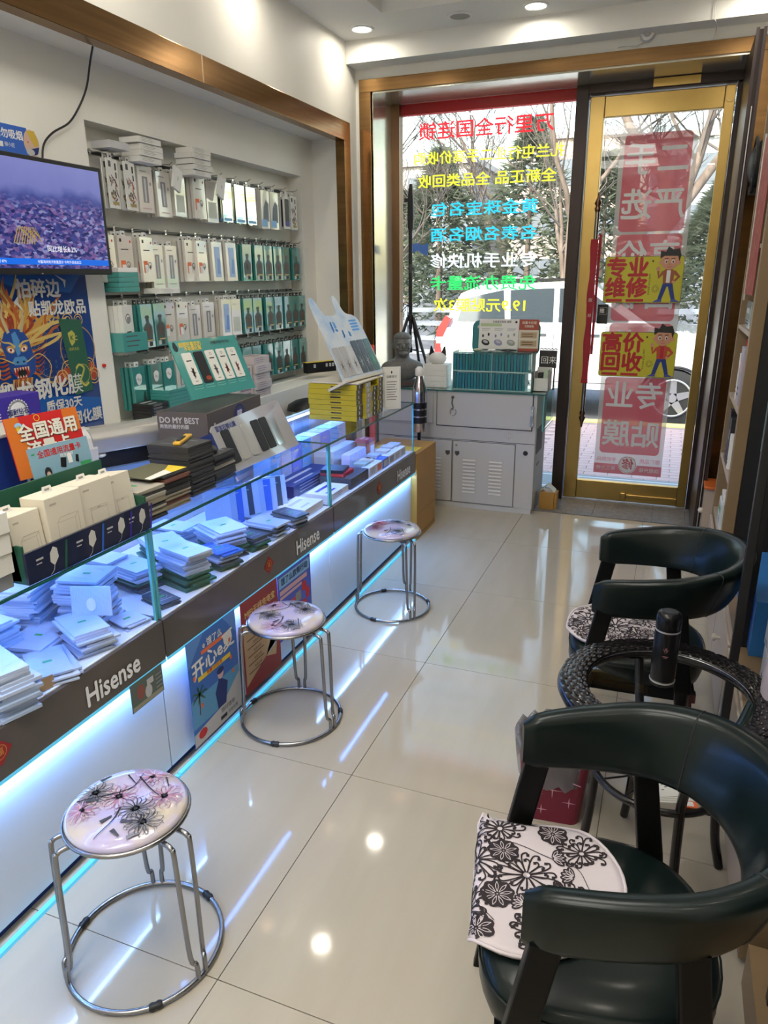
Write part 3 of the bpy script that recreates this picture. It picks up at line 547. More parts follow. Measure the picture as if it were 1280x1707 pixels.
# dark card piles
CARDM = [mat('card_grey', (.055,.055,.058), .45), mat('card_dark', (.03,.03,.032), .4), mat('card_tan', (.30,.26,.19), .5), mat('card_rust', (.20,.09,.07), .5), mat('card_light', (.42,.39,.32), .5)]
ENV += CARDM
D0 = 'thin card in '
stack(-1.565, 2.05, 30, 'dark grey film card in the tallest pile under the yellow cutter', w=.17, d=.137, h=.0052, rz=.0, mix=(5,), jit=.003, z0=ZS, name='film_card', category='card')
stack(-1.53, 1.88, 20, 'brown edged film card in the pile with a yellow topped sheet', w=.14, d=.125, h=.0052, rz=-.05, mix=(7,8,7,5,6,8,5), jit=.004, z0=ZS, name='film_card', category='card')
stack(-1.515, 1.735, 18, 'pale edged film card in the bowed pile nearest the charger boxes', w=.14, d=.12, h=.0052, rz=-.04, mix=(5,7,9,5,7,9,5,9), jit=.004, z0=ZS, name='film_card', category='card')
stack(-1.555, 2.215, 18, 'dark film card in the small pile holding a black mouse', w=.11, d=.14, h=.0052, rz=.03, mix=(6,5,5,9,6,5), jit=.004, z0=ZS, name='film_card', category='card')
t = T('top_sheet', 'olive and yellow sheet curling on the brown edged card pile', 'sheet', TM(-1.54,1.865,ZS+.1165,-.05)); g = G(mat('olive_sheet',(.12,.12,.07),.5)); g.box(-.075,.075,-.10,.075,0,.003); g.m(YELLOW).poly([(.0,.075),(.075,.075),(.075,.0),(.03,.02)], .0034).m(PAPER).poly([(.03,.02),(.075,.0),(.075,-.1),(.05,-.1)], .0034); g.out('sheet', t)
t = T('box_cutter', 'yellow box cutter lying on the tallest dark card pile', 'tool', TM(-1.56,2.06,ZS+.1745,.35)); G(mat('cutter_yellow',(.62,.36,.04),.4)).box(-.014,.014,-.075,.075,0,.012).out('handle', t, bevel=.004); G(BLACK).box(-.007,.007,-.055,.02,.012,.016).out('slider', t, bevel=.002); G(BLACK).box(-.010,.010,.068,.0765,.002,.010).out('nose', t)
t = T('computer_mouse', 'black wireless mouse on the small card pile', 'mouse', TM(-1.55,2.20,ZS+.1045,.9)); G(BLACK).sph((0,0,.010),(.026,.045,.018)).out('shell', t); G(CHROME).sph((0,.015,.024),(.004,.012,.006)).out('scroll_wheel', t)
# grey carton
t = T('grey_carton', 'large grey brown open carton with white lettering behind the cards', 'box', TM(-1.65,2.548,ZS,.12)); GB = mat('carton_grey', (.105,.088,.080), .5)
W2, D2, H2 = .215, .50, .226
g = G(GB); g.box(-W2,0,-D2/2,D2/2,0,H2); g.m(BLACK).rect(-W2+.01,-D2/2+.01,-.01,D2/2-.01,H2+.0005); g.out('body', t, bevel=.001)
G(GB).loft([[(-W2,-D2/2,H2),(0,-D2/2,H2),(0,-D2/2,H2+.003),(-W2,-D2/2,H2+.003)],[(-W2,-D2/2+.05,H2-.025),(0,-D2/2+.05,H2-.025),(0,-D2/2+.05,H2-.022),(-W2,-D2/2+.05,H2-.022)]], smooth=False).out('flap', t)
g = G(mat('carton_ink', (.52,.50,.48), .5)); g.M = FR((-W2/2,-D2/2-.0006,0), '-y'); g.text('DO MY BEST', -.012,.195,.032,0,bold=.03,sx=.95).text('用我的最好的膜', -.035,.170,.018,0,bold=.02).text('MR.GORILLA', .035,.080,.024,0,bold=.03)
for k in range(14): g.line([(-.035+k*.010,.055),(-.028+k*.010,.066)], .003)
g.M = FR((.0006,0,0), '+x'); g.rect(-.20,.15,-.18,.155).rect(-.20,.12,-.17,.13).rect(-.2,.165,-.185,.18); g.out('print', t)
g = G(NAVY); g.M = FR((.0008,0,0), '+x'); g.ring(.03,.17,.05,.010,0,40).m(mat('badge_violet',(.06,.05,.28),.5)).disc(.03,.17,.034,.034,.0003,30).m(WHITE).text('膜',.03,.168,.05,.0008,bold=.04); g.out('badge', t)
# panel with sample phones
t = T('phone_film_panel', 'leaning clear panel with five sample phone films in front of the carton', 'display', FR((-1.509,2.533,ZS+.006), '+x', tilt=-.42) @ Matrix.Scale(.9, 4))
PG = mat('panel_grey', (.36,.35,.36), .2, coat=1); G(PG).prism([(-.31,0),(.31,0),(.29,.235),(.27,.245),(-.29,.215),(-.31,.20)], 0, .006).out('board', t, bevel=.002)
for k, (x, m, n) in enumerate([(-.225,BLACK,'black'),(-.145,mat('film_clear',(.40,.39,.37),.15,coat=1),'clear'),(-.065,MATS['film_clear'],'clear'),(.015,BLACK,'black'),(.085,BLACK,'black'),(.16,mat('film_mirror',(.45,.50,.50),.06,.6),'mirrored')]):
    g = G(m); h = .15
    def rr(x0,y0,x1,y1,r,n=5):
        out = []
        for cx, cy, a0 in ((x1-r,y1-r,0),(x0+r,y1-r,pi/2),(x0+r,y0+r,pi),(x1-r,y0+r,1.5*pi)): out += [(cx+r*cos(a0+pi/2*i/n), cy+r*sin(a0+pi/2*i/n)) for i in range(n+1)]
        return out
    g.prism(rr(x-.031,.035,x+.031,.035+h,.010), .006, .0095)
    g.out('sample_film', t, label=n+' sample phone film')
g = G(NAVY); q = .0065; g.text('蓝宝石钢化膜', -.20,.195,.026,q,bold=.04).rect(-.255,.172,-.20,.176,q).m(GREY)
g.line([(.17,.20),(.28,.22),(.28,.235),(.17,.225),(.17,.20)], .002, q).text('Magic', .215,.217,.016,q); g.out('print', t)
G(NAVY).box(-.325,-.311,.0,.19,-.05,.006).out('side_leaf', t)
# teal tilted display with five cards on the carton
t = T('teal_display', 'tilted teal display board with five phone film samples on the grey carton', 'display', FR((-1.815,2.725,1.116), '+x', tilt=-.42, spin=-.13) @ Matrix.Scale(.86, 4))
G(TEAL).prism([(-.245,0),(.245,0),(.245,.30),(-.245,.30)], 0, .006).out('board', t, bevel=.003)
for k in range(5):
    x = -.165+.083*k; bl = k == 1
    g = G(BLACK if bl else PAPER); g.prism(rr(x-.033,.072,x+.033,.235,.008), .006, .010)
    if not bl:
        g.m(mat('splat_'+str(k),[(.05,.03,.03),(0,0,0),(.10,.10,.10),(.14,.04,.02),(.14,.03,.03)][k],.6))
        for j in range(9): a = j*.9+k; g.line([(x,.13),(x+.016*cos(a)*(.6+.4*(j % 2)),.13+.032*sin(a))], [.012,.002], .0103)
        g.m(INK); g.ring(x,.215,.008,.002,.0103,12) if k else None; g.rect(x-.018,.19,x+.018,.196,.0103); g.m(GREY).rect(x-.01,.085,x+.01,.09,.0103)
    else: g.m(mat('ember',(.30,.05,.02),.4)).disc(x+.008,.095,.02,.012,.0103)
    g.out('sample_card', t, label='black sample film' if bl else None)
g = G(YELLOW); q = .0066; g.text('刚刚好喜欢的', -.11,.275,.026,q,bold=.03).text('手机钢化膜', -.10,.253,.024,q,bold=.03).m(INK).text('好膜好保护好手机', .11,.27,.018,q,bold=.02).m(mat('teal_light',(.25,.55,.52),.4))
for k in range(5): g.line([(-.195+.083*k,.05),(-.135+.083*k,.05),(-.135+.083*k,.062),(-.195+.083*k,.062),(-.195+.083*k,.05)], .0018, q)
g.m(mat('fig_dark',(.02,.03,.04),.5)).disc(-.215,.265,.016,.02,q).disc(-.215,.285,.010,.010,q); g.out('print', t)
# yellow boxes
YBX = mat('yellow_box', (.50,.40,.02), .45); YB2 = mat('grey_box_side', (.11,.11,.12), .4)
def ybox(x0,x1,y0,y1,z0,h,label,side,grp):
    w, d = x1-x0, y1-y0; t = T('film_box', label, 'box', TM((x0+x1)/2+RND.uniform(-.003,.003), (y0+y1)/2, z0, RND.uniform(-.02,.02)), grp)
    G(YBX).box(-w/2,w/2,-d/2,d/2,0,h-.0008).out('body', t, bevel=.001)
    g = G(INK); g.M = FR((0,-d/2-.0005,h/2), '-y'); g.rect(-.01,-h*.12,.05,h*.12)
    g.M = FR((w/2+.0005,0,h/2), '+x'); g.m(side).rect(-d/2,-h/2+.001,d/2,h/2-.001); g.m(WHITE).rect(-.012,-h*.3,.0,h*.3,.0004); g.out('print', t)
for i in range(7): ybox(-1.76,-1.485,3.42,3.50,ZS+.0272*i,.027, f'{ORD[i]} yellow film box from the glass in the front yellow stack', YB2, 'front stack of yellow boxes')
for i in range(7): ybox(-1.70,-1.47,3.515,3.585,ZS+.027*i,.0268, f'{ORD[i]} box from the glass in the grey sided stack behind the front yellow one', LGREY, 'grey sided stack of boxes')
for i in range(6): ybox(-1.68,-1.468,3.60,3.665,ZS+.027*i,.0268, f'{ORD[i]} box from the glass in the third stack from the front yellow one', DGREY, 'third stack of boxes')
for i in range(8): ybox(-1.64,-1.466,3.68,3.745,ZS+.0245*i,.0243, f'{ORD[i]} yellow box from the glass in the stack beside the white notice', YB2, 'yellow stack beside the notice')
carton(-1.74,-1.47, 3.42,3.70, ZS+.1920,ZS+.2, CREAM, 'cream cardboard sheet lying across the yellow box stacks')
# glove shaped display
t = T('glove_display', 'white and blue cut-out display board with two pointed ears above the yellow boxes', 'display', FR((-1.52,3.60,ZS+.2105), '+x', tilt=-.46, spin=-.085) @ Matrix.Scale(1.08, 4))
MARB = noisy('marble_print', (.62,.66,.70), (.25,.42,.70), 9, .35, 5, lo=.45, hi=.75)
out = cat([(-.21,0),(-.205,.2),(-.21,.33),(-.20,.40),(-.175,.42),(-.15,.39),(-.125,.335),(-.09,.325),(-.035,.325),(.0,.34),(.01,.40),(.035,.425),(.055,.40),(.07,.345),(.10,.325),(.15,.315),(.19,.27),(.205,.10),(.21,0)], 4)
G(MARB).prism(out, 0, .006).out('board', t)
for k in range(6):
    g = G([mat('sample_a',(.45,.43,.41),.2),MATS['sample_a'],mat('sample_w',(.6,.6,.6),.2),mat('sample_d',(.06,.07,.08),.2),MATS['sample_d'],mat('sample_g',(.05,.12,.09),.2)][k]); x = -.165+.066*k; g.prism(rr(x-.028,.015,x+.028,.185 if k > 2 else .165,.006), .006, .009)
    g.m(INK if k < 3 else (LGREY if k < 5 else mat('bright_green',(.05,.6,.15),.4)))
    for j in range(7): g.line([(x,.07),(x+.02*cos(j*.9+k),.07+.04*sin(j*.9+k))], [.004,.001], .0093)
    g.out('sample_film', t)
g = G(mat('ice_blue',(.07,.30,.75),.4)); 
for j in range(14): g.disc(-.09+.02*cos(j*2.1),.265+.02*sin(j*1.7),.012,.006,.0064,8,a=j)
for j in range(12): g.disc(.0+.04*cos(j*2.1),.225+.012*sin(j*1.7),.012,.006,.0064,8,a=j)
for j in range(4): g.rect(.08,.235+j*.016,.155,.245+j*.016,.0064)
g.out('print', t)
G(CREAM).box(-.215,.215,-.012,.0,-.09,.02).out('ledge', t)
# white standing notice
t = T('table_notice', 'white upright notice card at the far end of the glass counter', 'notice', FR((-1.445,3.83,ZS+.004), '+x', tilt=-.02, spin=-.95))
G(PAPER).box(-.052,.052,0,.235,0,.004).out('card', t); g = G(GREY); g.line([(-.045,.008),(.045,.008),(.045,.227),(-.045,.227),(-.045,.008)], .001, .0045).m(INK).disc(0,.205,.004,.008,.0045).text('温馨提示',0,.18,.016,.0045)
for k in range(8): g.rect(-.03,.15-k*.014,.03-.006*(k % 3),.153-k*.014,.0045)
g.out('print', t); G(GLASS).box(-.055,.055,-.003,0,-.045,.03).out('stand_foot', t)
t = T('plastic_stick', 'bright red plastic stick standing behind the pointed ear display', 'stick', (-1.75,4.28,.0)); G(mat('bright_red',(.85,.06,.02),.4)).box(-.018,.018,-.012,.012,.02,1.20).out('stick', t, bevel=.003); G(BLACK).box(-.04,.04,-.04,.04,0,.02).out('foot', t)
# ================================================================== ALCOVE WALL: TV, posters, hanging goods
t = T('tv', 'flat wall television showing a bluish aerial view of a container port', 'television', FR((-2.285, 2.255, 1.829), '+x'))
G(BLACK).box(-.37,.37,-.208,.208,-.03,.018).out('bezel', t, bevel=.004)
def screen_mat():
    m = mat('tv_picture', (0,0,0), .25); n, l, b = nodes(m)
    tc = n.new('ShaderNodeTexCoord'); sp = n.new('ShaderNodeSeparateXYZ'); l.new(tc.outputs['Object'], sp.inputs[0])
    mp = n.new('ShaderNodeMapping'); mp.inputs['Scale'].default_value = (58,115,1); mp.inputs['Rotation'].default_value = (0,0,-.5); l.new(tc.outputs['Object'], mp.inputs[0])
    vo = n.new('ShaderNodeTexVoronoi'); vo.distance = 'CHEBYCHEV'; l.new(mp.outputs[0], vo.inputs['Vector']); vo.inputs['Scale'].default_value = 1
    c1 = n.new('ShaderNodeValToRGB'); e = c1.color_ramp.elements; e[0].color = (.015,.02,.12,1); e[1].color = (.30,.33,.62,1); x = e.new(.45); x.color = (.06,.07,.30,1); x = e.new(.7); x.color = (.20,.10,.30,1)
    sc = n.new('ShaderNodeSeparateColor'); l.new(vo.outputs['Color'], sc.inputs[0]); l.new(sc.outputs[0], c1.inputs[0])
    nz = n.new('ShaderNodeTexNoise'); nz.inputs['Scale'].default_value = 9; l.new(tc.outputs['Object'], nz.inputs['Vector'])
    a = n.new('ShaderNodeMath'); a.operation = 'MULTIPLY_ADD'; l.new(nz.outputs['Fac'], a.inputs[0]); a.inputs[1].default_value = .10; l.new(sp.outputs[1], a.inputs[2])
    c2 = n.new('ShaderNodeValToRGB'); e = c2.color_ramp.elements; c2.color_ramp.interpolation = 'LINEAR'
    mr = n.new('ShaderNodeMapRange'); mr.inputs[1].default_value = -.2; mr.inputs[2].default_value = .25; l.new(a.outputs[0], mr.inputs[0]); l.new(mr.outputs[0], c2.inputs[0])
    e[0].position = .60; e[0].color = (0,0,0,1); e[1].position = .74; e[1].color = (1,1,1,1)
    c3 = n.new('ShaderNodeValToRGB'); e = c3.color_ramp.elements; l.new(mr.outputs[0], c3.inputs[0]); e[0].position = .72; e[0].color = (.07,.09,.34,1); e[1].position = .98; e[1].color = (.24,.26,.60,1); x = e.new(.80); x.color = (.20,.22,.55,1)
    mx = n.new('ShaderNodeMix'); mx.data_type = 'RGBA'; l.new(c2.outputs[0], mx.inputs[0]); l.new(c1.outputs[0], mx.inputs[6]); l.new(c3.outputs[0], mx.inputs[7])
    l.new(mx.outputs[2], b.inputs['Emission Color']); b.inputs['Emission Strength'].default_value = .8; return m
G(screen_mat()).box(-.352,.352,-.185,.192,.018,.0185).out('screen', t)
g = G(mat('ticker', (.0,.05,.3), .3, emit=(.01,.13,.65), es=.8)).rect(-.352,-.172,.352,-.150,.0189); g.m(mat('tv_text',(.5,.5,.5),.3,emit=(.75,.75,.8),es=.9)).text('同比增长8.2%', .10,-.115,.026,.0192)
g.text('中国海关统计数据显示 今年外贸进出口', .08,-.162,.013,.0192).text('11月 87%', -.2,-.162,.013,.0192).m(mat('crane',(.3,.2,0),.3,emit=(.35,.25,.05),es=.6))
for k in range(9): g.line([(-.13+.012*k,-.10),(-.10+.01*k,-.04),(-.06+.008*k,-.07-.01*(k % 3))], .004, .0191)
g.out('picture_overlay', t); G(SILVER).box(-.02,-.012,-.206,-.202,.018,.0186).out('badge', t)
G(BLACK).box(-.1,.1,-.1,.1,-.085,-.03).out('wall_bracket', t)
# no-smoking sign
t = T('no_smoking_sign', 'blue notice with a round corner picture above the television', 'sign', FR((-2.368,2.27,2.10), '+x', spin=0))
g = G(BLUE).prism([(-.2,-.05),(.09,-.05),(.09,.05),(-.2,.05)], 0, .002); g.out('board', t); g = G(WHITE); g.text('请勿吸烟', .0,.016,.034,.0024,bold=.03).text('钢小匠', -.0,-.020,.016,.0024).rect(-.045,-.03,-.03,-.012,.0024); g.out('print', t)
g = G(mat('peach',(.60,.42,.32),.5)); g.disc(.105,.0,.037,.047,.0028,30).m(mat('hair_yellow',(.62,.42,.06),.5)).poly([(.085,.04),(.125,.045),(.142,.0),(.12,-.01),(.105,.01)], .0031).m(NAVY).poly([(.10,-.02),(.141,-.01),(.13,-.035),(.10,-.045)], .0031).m(LGREY).disc(.095,-.032,.02,.012,.0033).m(ORANGE).disc(.088,.002,.004,.004,.0033); g.out('picture', t)
G(BLACK).tube(cat([(-2.20,2.585,2.456),(-2.25,2.62,2.42),(-2.30,2.64,2.34),(-2.33,2.62,2.27),(-2.34,2.56,2.20),(-2.345,2.47,2.15),(-2.35,2.42,2.10),(-2.35,2.40,2.03)]), .004, 6).out('tv_cable', label='thin black cable drooping from the gold trim to the television', category='cable')
# dragon poster
t = T('dragon_poster', 'glossy blue poster with a golden maned dragon below the television', 'poster', FR((-2.368,2.27,1.30), '+x'))
POSB = mat('poster_deep_blue', (.012,.05,.22), .18, coat=.8); G(POSB).box(-.30,.298,-.35,.35,0,.002).out('sheet', t)
g = G(mat('poster_mid_blue', (.02,.11,.38), .2)); q = .0025
g.poly([(-.3,-.10),(.298,-.20),(.298,-.30),(-.3,-.22)], q).poly([(-.3,.35),(.298,.35),(.2,.25),(-.1,.28)], q)
g.m(mat('scale_blue', (.01,.03,.15), .4)).disc(.06,.03,.13,.13,q+.0002,40).m(mat('scale_edge',(.35,.22,.08),.4)).ring(.06,.03,.135,.007,q+.0003,40).ring(.06,.03,.115,.002,q+.0004,40).ring(.20,.02,.10,.006,q+.0003,40)
R2 = random.Random(3)
MG = [mat('mane_gold',(.50,.27,.05),.4), mat('mane_yellow',(.58,.42,.13),.4), mat('mane_orange',(.38,.10,.02),.4), mat('mane_red',(.25,.03,.015),.4)]
for k in range(110):
    a = radians(R2.uniform(8, 172)); L = R2.uniform(.10, .30); x0 = -.125+R2.uniform(-.075,.075); y0 = .05+R2.uniform(-.03,.05); bend = R2.uniform(-.045,.045)
    g.m(MG[k % 3] if L > .16 else MG[2+k % 2]); pts = cat([(x0,y0),(x0+L*.4*cos(a)+bend,y0+L*.45*sin(a)),(x0+L*.75*cos(a)-bend*.4,min(y0+L*.8*sin(a),.335)),(x0+L*cos(a)*.9+bend*.3,min(y0+L*sin(a),.345))], 4)
    g.line(pts, [.013*sin(pi*min(.95,(i+2)/(len(pts)+2)))+.0008 for i in range(len(pts))], q+.0004+.00001*k)
DB = mat('drg_face',(.015,.06,.26),.4); DL = mat('drg_light',(.08,.25,.50),.4)
g.m(DB).poly([(-.19,.07),(-.165,.115),(-.125,.125),(-.08,.118),(-.055,.08),(-.045,.03),(-.035,.0),(-.045,-.045),(-.085,-.075),(-.135,-.07),(-.165,-.03),(-.175,.02)], q+.0022)
g.m(DL).poly([(-.135,.105),(-.115,.115),(-.10,.08),(-.105,.03),(-.12,.02),(-.13,.06)], q+.0023).poly([(-.135,.018),(-.09,.018),(-.075,.0),(-.085,-.015),(-.14,-.012),(-.15,.002)], q+.0024)
g.m(BLACK).disc(-.125,-.002,.006,.004,q+.0026).disc(-.095,-.002,.006,.004,q+.0026)
g.m(mat('mouth_red',(.30,.015,.01),.4)).poly([(-.15,-.022),(-.075,-.022),(-.07,-.045),(-.095,-.068),(-.13,-.066),(-.15,-.045)], q+.0026).m(BLACK).disc(-.11,-.045,.022,.014,q+.0027)
g.m(mat('teeth',(.7,.65,.5),.4)); [g.poly([(-.148+.013*i,-.023),(-.139+.013*i,-.023),(-.143+.013*i,-.036-(.008 if i in (0,5) else 0))], q+.0029) for i in range(6)]; [g.poly([(-.138+.013*i,-.062),(-.130+.013*i,-.062),(-.134+.013*i,-.052)], q+.0029) for i in range(4)]
for ex, sg_ in ((-.148,-1),(-.085,1)):
    g.m(MG[0]).disc(ex,.048,.020,.014,q+.0025,14,a=.35*sg_).m(WHITE).disc(ex,.046,.014,.008,q+.0026,12,a=.35*sg_).m(mat('eye_red',(.5,.02,.01),.3)).disc(ex,.046,.006,.006,q+.0028).m(BLACK).disc(ex,.046,.0025,.005,q+.0029)
    g.m(MG[1]).line(cat([(ex-.022*sg_,.055),(ex,.072),(ex+.03*sg_,.078),(ex+.05*sg_,.10)],4), [.010-.0007*i for i in range(13)], q+.0028)
    g.m(mat('horn',(.45,.38,.22),.4)).line(cat([(-.117+.03*sg_,.11),(-.117+.05*sg_,.17),(-.117+.04*sg_,.22),(-.117+.075*sg_,.26)],4), [.014-.001*i for i in range(13)], q+.0027)
    g.m(MG[1]).line(cat([(-.112+.03*sg_,-.005),(-.112+.10*sg_,.02),(-.112+.15*sg_,-.03),(-.112+.13*sg_,-.09),(-.112+.17*sg_,-.12)],5), .004, q+.0031)
    for j in range(7): g.m(MG[2+j % 2]); g.line(cat([(-.112+.055*sg_,-.05+.015*j),(-.112+.09*sg_,-.06+.016*j),(-.112+(.11+.006*j)*sg_,-.045+.018*j)],4), [.010-.001*i for i in range(9)], q+.0021)
for j in range(9): g.m(MG[2] if j % 2 else MG[0]); x0 = -.155+.011*j; g.line(cat([(x0,-.066),(x0-.006,-.095),(x0+.010,-.125)],4), [.010-.001*i for i in range(9)], q+.0027)
for r in (.045,.065,.085,.105):
    for j in range(int(r*200)):
        a = 2*pi*j/int(r*200); g.m(DL if j % 3 else MG[0]); g.line([(.06+r*cos(a-.10),.03+r*sin(a-.10)),(.06+(r+.012)*cos(a),.03+(r+.012)*sin(a)),(.06+r*cos(a+.10),.03+r*sin(a+.10))], .0016, q+.0006)
for j in range(12): a = .3+j*.42; g.m(MG[0]); g.poly([(.06+.133*cos(a-.05),.03+.133*sin(a-.05)),(.06+.155*cos(a+.06),.03+.155*sin(a+.06)),(.06+.133*cos(a+.09),.03+.133*sin(a+.09))], q+.0005)
g.m(mat('cloud_line',(.62,.40,.14),.4))
for cx, cy, r in ((.13,-.06,.04),(.09,-.09,.035),(.25,-.05,.03),(.27,-.10,.035),(.16,.14,.03),(-.25,-.03,.04),(-.2,-.10,.03),(.22,.14,.025)): g.ring(cx,cy,r,.004,q+.0028,20).ring(cx,cy,r*.6,.003,q+.0028,16)
g.m(mat('coat_red',(.35,.05,.02),.4)).disc(.10,-.08,.05,.025,q+.0026,a=.4).disc(.26,-.08,.03,.04,q+.0026)
g.m(mat('poster_white',(.62,.62,.60),.4)).text('怕碎边', .03,.265,.075,q+.003,bold=.035).text('贴凯龙欧品', .12,.190,.062,q+.003,bold=.035).text('凯龙钢化膜', -.02,-.125,.088,q+.003,bold=.035).text('质保30天', .08,-.200,.050,q+.003,bold=.035).text('龙钢化膜', .17,-.270,.06,q+.003,bold=.035)
g.poly([(.12,.325),(.18,.30),(.17,.27),(.165,.295)], q+.003).poly([(-.1,.22),(-.06,.19),(-.08,.22),(-.07,.25)], q+.003)
g.m(DKGREEN).poly([(.11,.15),(.235,.14),(.255,-.16),(.15,-.17)], q+.0032).m(mat('logo_gold',(.45,.42,.08),.4)).poly([(.150,.09),(.175,.10),(.19,.085),(.185,.05),(.165,.035),(.155,.055)], q+.0035).m(DKGREEN).text('K', .170,.068,.028,q+.0038,bold=.04).m(MATS['logo_gold']).text('C', .192,.066,.026,q+.0038,bold=.04).text('欧凯龙品', .175,.022,.014,q+.0036)
g.ring(.205,-.085,.042,.0025,q+.0036,30).line(cat([(.17,-.06),(.19,-.045),(.215,-.06),(.205,-.085),(.19,-.11),(.21,-.135),(.235,-.125)],5), .010, q+.0037)
g.out('printed_design', t)
t = T('wall_plug', 'tiny red plug on the white wall strip by the poster', 'plug', FR((-2.368,2.61,1.235), '+x')); G(RED).cyl((0,0,0),(0,0,.01),.008,.008,12).out('body', t)
# bench ledge below the niche
S(G(WALL).box(XW-.001,-2.19,2.60,4.795,0,.945), 'trim_9', bevel=.002)
# ---- hook rails
def rail(z, y0, y1, n, label):
    t = T('hook_rail', label, 'rail', (0,0,0)); G(BLACK).box(NB,NB+.008,y0,y1,z-.007,z+.007).out('bar', t)
    hk = G(CHROME).tube([(0,0,0),(.10,0,-.004),(.118,0,.006)], .0022, 6).box(-.001,.004,-.007,.007,-.01,.012).mesh('hook')
    for k in range(n): part(hk, 'hook', t, (NB+.008, y0+(k+.5)*(y1-y0)/n, z))
def pk(kind):
    """one mesh per kind: a hanging pack, local x right, y up (top at 0), z out"""
    g = G(WHITEPACK); w, h, d = .098, .20, .016
    if kind in ('cable','ctag','cwide'):
        g.m(WHITEPACK).box(-w/2,w/2,-h,0,-d,0); q = .0006
        if kind == 'ctag':
            g.m(ORANGE).rect(-w*.38,-h*.80,-w*.05,-h*.53,q).m(WHITE).rect(-w*.30,-h*.80,-w*.05,-h*.62,q+.0003).m(INK).ring(w*.12,-h*.62,.014,.003,q+.0004,14).rect(w*.10,-h*.72,w*.16,-h*.62,q+.0005).rect(-w*.35,-h*.13,-w*.22,-h*.06,q).rect(-w*.3,-h*.3,w*.2,-h*.28,q)
            g.m(RED).disc(w*.36,-h*.12,.005,.006,q,8)
        else:
            g.m(mat('cable_window',(.25,.25,.26),.15)).rect(-w*.22,-h*.78,w*.16,-h*.22,q).m(LGREY).rect(-w*.10,-h*.76,w*.02,-h*.26,q+.0003).m(GREY).rect(-w*.35,-h*.12,w*.1,-h*.10,q).rect(w*.27,-h*.4,w*.40,-h*.33,q).m(mat('orchid',(.45,.3,.3),.5)).rect(-w*.3,-h*.92,w*.3,-h*.90,q)
    elif kind in ('teal','tealw','apple'):
        g.m(TEALPACK).box(-w/2,w/2,-h,0,-d,0); q = .0006; F = mat('figure_dark',(.03,.045,.045),.4); 
        if kind == 'apple':
            g.m(WHITE).disc(-.004,-.06,.022,.026,q,20).disc(-.004,-.05,.024,.018,q+.0001,20).m(GREEN).poly([(-.002,-.035),(.012,-.022),(.003,-.036)], q).m(INK).ring(-.010,-.058,.006,.002,q+.0003,10).ring(.004,-.064,.006,.002,q+.0003,10)
            g.m(F).poly([(.015,-h+.005),(.044,-h+.005),(.040,-.145),(.030,-.135),(.020,-.145)], q+.0002).disc(.030,-.13,.007,.009,q+.0003,10)
        else:
            g.m(F).poly([(-.034,-h*.86),(.034,-h*.86),(.038,-h*.52),(.016,-h*.43),(-.016,-h*.43),(-.038,-h*.54)], q).disc(0,-h*.36,.013,.016,q+.0001,12).poly([(-.020,-h*.32),(.020,-h*.32),(.013,-h*.26),(-.012,-h*.26)], q+.0002).m(BROWN).disc(0,-h*.62,.012,.02,q+.0003,10)
            g.m(LGREY).rect(-.030,-h*.97,-.008,-h*.87,q+.0002).m(INK).rect(0,-h*.97,.026,-h*.87,q+.0002).m(MATS.get('mane_yellow')).rect(-.02,-h*.85,.03,-h*.82,q+.0004)
    elif kind == 'dragon' or kind == 'dragonr':
        g.m(PAPER).box(-w*.45,w*.45,-h,0,-.004,0); q = .0005; g.m(DGREY).rect(-w*.3,-h*.17,-w*.1,-h*.05,q); r3 = random.Random(5)
        for k in range(26):
            g.m([mat('drp_a',(.10,.07,.05),.5),mat('drp_b',(.35,.22,.08),.5),MAROON if kind == 'dragon' else mat('drp_r',(.40,.04,.03),.5),GREY][k % 4]); x, y = r3.uniform(-.022,.022), -h*r3.uniform(.38,.82); g.line([(x,y),(x+r3.uniform(-.02,.02),y+r3.uniform(-.03,.03))],[.010,.003],q+.0001+k*.00001)
        g.m(mat('drp_gold',(.40,.30,.10),.5)).rect(-w*.2,-h*.93,w*.3,-h*.86,q+.0005).m(INK).rect(w*.18,-h*.22,w*.3,-h*.08,q).rect(w*.2,-h*.38,w*.3,-h*.26,q)
    elif kind == 'mirror':
        g.m(mat('mirror_film',(.60,.60,.55),.06,.85)).box(-w*.5,w*.5,-h,0,-.006,0); g.m(SKYB).rect(-w*.4,-h*.97,w*.4,-h*.90,.0005)
    elif kind == 'plain':
        g.m(WHITEPACK).box(-w/2,w/2,-h,0,-d*1.4,0); q = .0006; g.m(mat('pale_print',(.55,.58,.5),.4)).rect(-w*.35,-h*.9,w*.35,-h*.5,q).m(LGREY).rect(-w*.35,-h*.16,w*.0,-h*.12,q)
    elif kind == 'blue':
        g.m(WHITEPACK).box(-w/2,w/2,-h,0,-d*1.2,0); q = .0006; g.m(mat('blue_print',(.30,.45,.72),.25)).rect(-w*.28,-h*.9,w*.28,-h*.12,q).m(mat('blue_device',(.10,.25,.60),.2)).poly([(-w*.1,-h*.80),(w*.2,-h*.84),(w*.25,-h*.45),(w*.0,-h*.4)], q+.0003)
    elif kind == 'phone':
        g.m(PAPER).prism([(-.036,-h),(.036,-h),(.036,-.015),(.012,-.008),(.008,.02),(-.008,.02),(-.012,-.008),(-.036,-.015)], -.01, 0); g.m(BLACK).prism(rr(-.026,-h*.93,.026,-.025,.01), 0, .002).m(PURPLE).disc(0,-h*.85,.022,.016,.0023)
    elif kind == 'watch':
